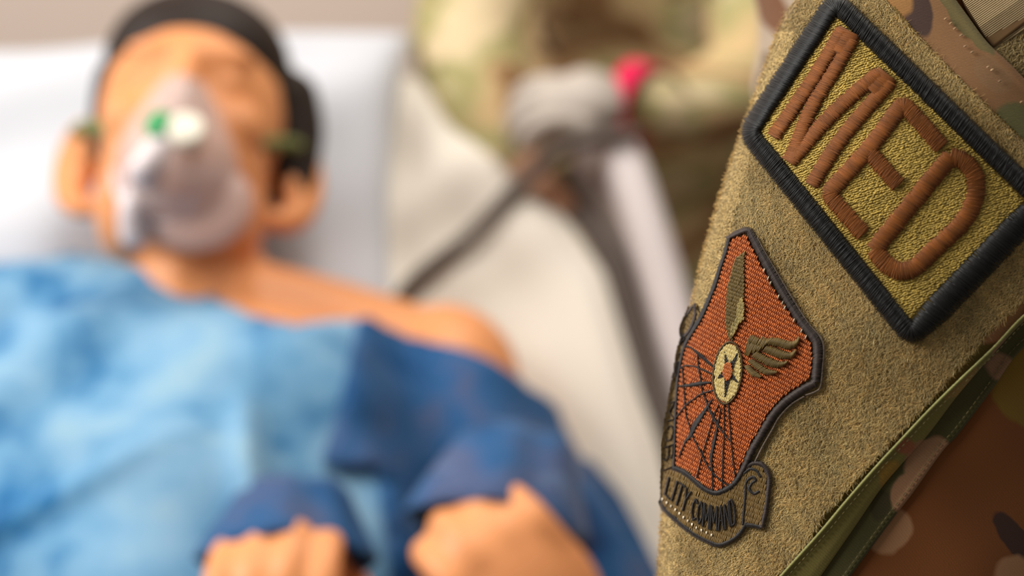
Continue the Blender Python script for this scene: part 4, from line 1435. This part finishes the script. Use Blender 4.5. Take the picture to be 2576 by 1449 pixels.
# globe lines and aircraft marks
GL = [([(1721, 870), (1737, 874), (1758, 891), (1781, 911), (1795, 924)], [3, 4, 6, 5, 4]),
      ([(1712, 926), (1721, 920), (1743, 921), (1762, 928), (1781, 936), (1795, 944)], [2.6, 3, 3, 3.4, 3.4, 3]),
      ([(1706, 971), (1727, 970), (1747, 967), (1766, 964), (1787, 962)], [2.4, 5, 7, 7, 3]),
      ([(1702, 1048), (1723, 1021), (1747, 1002), (1766, 990), (1793, 982)], [2.6, 2.6, 2.8, 2.8, 3]),
      ([(1791, 1005), (1768, 1040), (1750, 1066), (1735, 1098), (1723, 1112), (1708, 1150)], [3, 6, 10, 7, 3, 2]),
      ([(1754, 893), (1756, 917), (1762, 955), (1766, 984), (1775, 1005), (1784, 1029), (1800, 1060), (1820, 1090), (1838, 1111)], [3, 3, 2.8, 2.8, 3, 4.5, 4.5, 3, 2.4]),
      ([(1716, 928), (1718, 955), (1721, 994), (1725, 1042), (1733, 1069), (1743, 1100), (1765, 1142), (1782, 1175), (1809, 1206), (1833, 1222)],
       [2, 2, 2.2, 2.2, 2.2, 3, 3, 3.4, 3, 3]),
      ([(1807, 1019), (1797, 1042), (1785, 1081), (1765, 1148), (1752, 1201)], 2.0),
      ([(1812, 1029), (1806, 1066), (1797, 1108), (1789, 1150), (1791, 1186), (1792, 1232)], [2, 3, 6, 5, 3, 2]),
      ([(1821, 1019), (1821, 1092), (1818, 1148), (1816, 1232)], [2.4, 2, 2, 2]),
      ([(1832, 1017), (1837, 1090), (1844, 1166), (1849, 1197)], [2.4, 2, 2, 2])]
for pth, w_ in GL:
    w_ = [x * 0.62 if x < 4.5 else x * 0.8 for x in w_] if hasattr(w_, '__len__') else w_ * 0.62
    rope('globe_line', pth, w_, ink_m, AMC, 2.2, 1.2, 0.35, 2.8, 1.0)

# scroll lettering: strokes in a unit box, warped between a top and a bottom line
GLY = {'A': [[(0, 1), (.5, 0), (1, 1)], [(.2, .62), (.8, .62)]], 'C': [[(1, .15), (.5, 0), (0, .3), (0, .7), (.5, 1), (1, .85)]],
       'O': [[(.5, 0), (0, .3), (0, .7), (.5, 1), (1, .7), (1, .3), (.5, 0)]], 'M': [[(0, 1), (0, 0), (.5, .7), (1, 0), (1, 1)]],
       'N': [[(0, 1), (0, 0), (1, 1), (1, 0)]], 'D': [[(0, 0), (0, 1), (.6, 1), (1, .7), (1, .3), (.6, 0), (0, 0)]], 'L': [[(0, 0), (0, 1), (1, 1)]],
       'I': [[(.5, 0), (.5, 1)]], 'T': [[(0, 0), (1, 0)], [(.5, 0), (.5, 1)]], 'Y': [[(0, 0), (.5, .5), (1, 0)], [(.5, .5), (.5, 1)]],
       'R': [[(0, 1), (0, 0), (.8, 0), (1, .25), (.8, .5), (0, .5)], [(.4, .5), (1, 1)]], 'B': [[(0, 0), (0, 1), (.8, 1), (1, .75), (.7, .5), (0, .5)], [(.7, .5), (.9, .25), (.7, 0), (0, 0)]]}


def word(txt, top, bot, hw, parent, gap=0.34):
    top = resample(catmull(top, 8), 1.0); bot = resample(catmull(bot, 8), 1.0)
    L = lambda C, t: np.array([np.interp(t * (len(C) - 1), np.arange(len(C)), C[:, k]) for k in (0, 1)])
    wid = [0.35 if ch == 'I' else (1.25 if ch == 'M' else 1.0) for ch in txt]
    tot = sum(wid) + gap * (len(txt) - 1); x = 0
    for ch, w_ in zip(txt, wid):
        if ch != ' ':
            p0s = []; p1s = []
            for st in GLY[ch]:
                P = []
                st = np.array(st, float)
                for a_, b_2 in zip(st[:-1], st[1:]):
                    for t in np.linspace(0, 1, 9):
                        q_ = a_ * (1 - t) + b_2 * t
                        s_ = (x + q_[0] * w_) / tot
                        P.append(L(top, s_) * (1 - q_[1]) + L(bot, s_) * q_[1])
                a1, b1 = satin([np.array(P)], hw, 1.9, 0.25, skew=0.5)
                p0s.append(a1); p1s.append(b1)
            p0_, p1_ = np.vstack(p0s), np.vstack(p1s)
            o = threads('letter', p0_, p1_, 2.8, 1.45, 0.35, 0.45, rt(len(p0_), 0.15), ink_m, parent, 5, 4)
            o['label'] = 'charcoal embroidered letter ' + ch
        x += w_ + gap


word('COMMAND', [(1745, 1252), (1774, 1267), (1803, 1273), (1826, 1267), (1842, 1253)], [(1737, 1304), (1765, 1322), (1793, 1333), (1822, 1331), (1852, 1316)], 2.3, scroll)
word('LITY', [(1682, 1201), (1702, 1210), (1720, 1222), (1737, 1237)], [(1672, 1243), (1690, 1260), (1706, 1274), (1722, 1289)], 2.3, scroll)
word('AIR MOBI', [(1728, 836), (1712, 880), (1702, 950), (1697, 1010), (1693, 1100), (1690, 1180)],
     [(1713, 838), (1702, 880), (1690, 950), (1681, 1010), (1671, 1100), (1667, 1190)], 0.9, scroll2, 0.4)
# turned hem of the loop panel at its top left corner
rope('panel_hem', HEM, 3.5, thread_mat('tan_hem_thread', lin(176, 146, 104), 0.7, 0.2), LP, 2.4, -0.9, 0.6, 3.0, 2.0)
# pale cord paints the highlight along the flap edge; two rows of stitching
rope('flap_edge_highlight', LIGHT, 3.6, thread_mat('pale_olive_highlight', lin(150, 148, 92), 0.7, 0.2), fl, 2.6, 1.0, 0.7, 3.2, 4.0, tj=0.08)
_lo = catmull(LOWR, 8); _fo = catmull(FOLD, 8)
for nm, dxy, src in (('flap_stitch', (-12, -10), LOWR), ('flap_stitch', (10, 8), LIGHT)):
    q = resample(catmull([(x + dxy[0], y + dxy[1]) for x, y in src], 8), 15)
    d = np.gradient(q, axis=0); d /= np.hypot(*d.T)[:, None]
    hh = -1.6 if src is LOWR else 1.0
    o = threads(nm, q - d * 5.5, q + d * 5.5, 2.6, hh, 0.35, 0.4, rt(len(q), 0.2), thread_mat('tan_sewing_thread', lin(112, 102, 62), 0.6, 0.2), fl)
    o['kind'] = 'stuff'
# lock stitches along the pocket band
q = resample(catmull([(x - 34, y + 30) for x, y in SEAM], 8), 17)
q = q[rng.random(len(q)) < 0.55]; q = q + rng.normal(0, 3, q.shape)
o = threads('band_stitch', q - (4, -2), q + (4, -2), 5.0, 0.5, 0.5, 0.5, rt(len(q), 0.25), thread_mat('pale_tan_sewing_thread', lin(170, 140, 104), 0.6, 0.2), SOL)
o['kind'] = 'stuff'
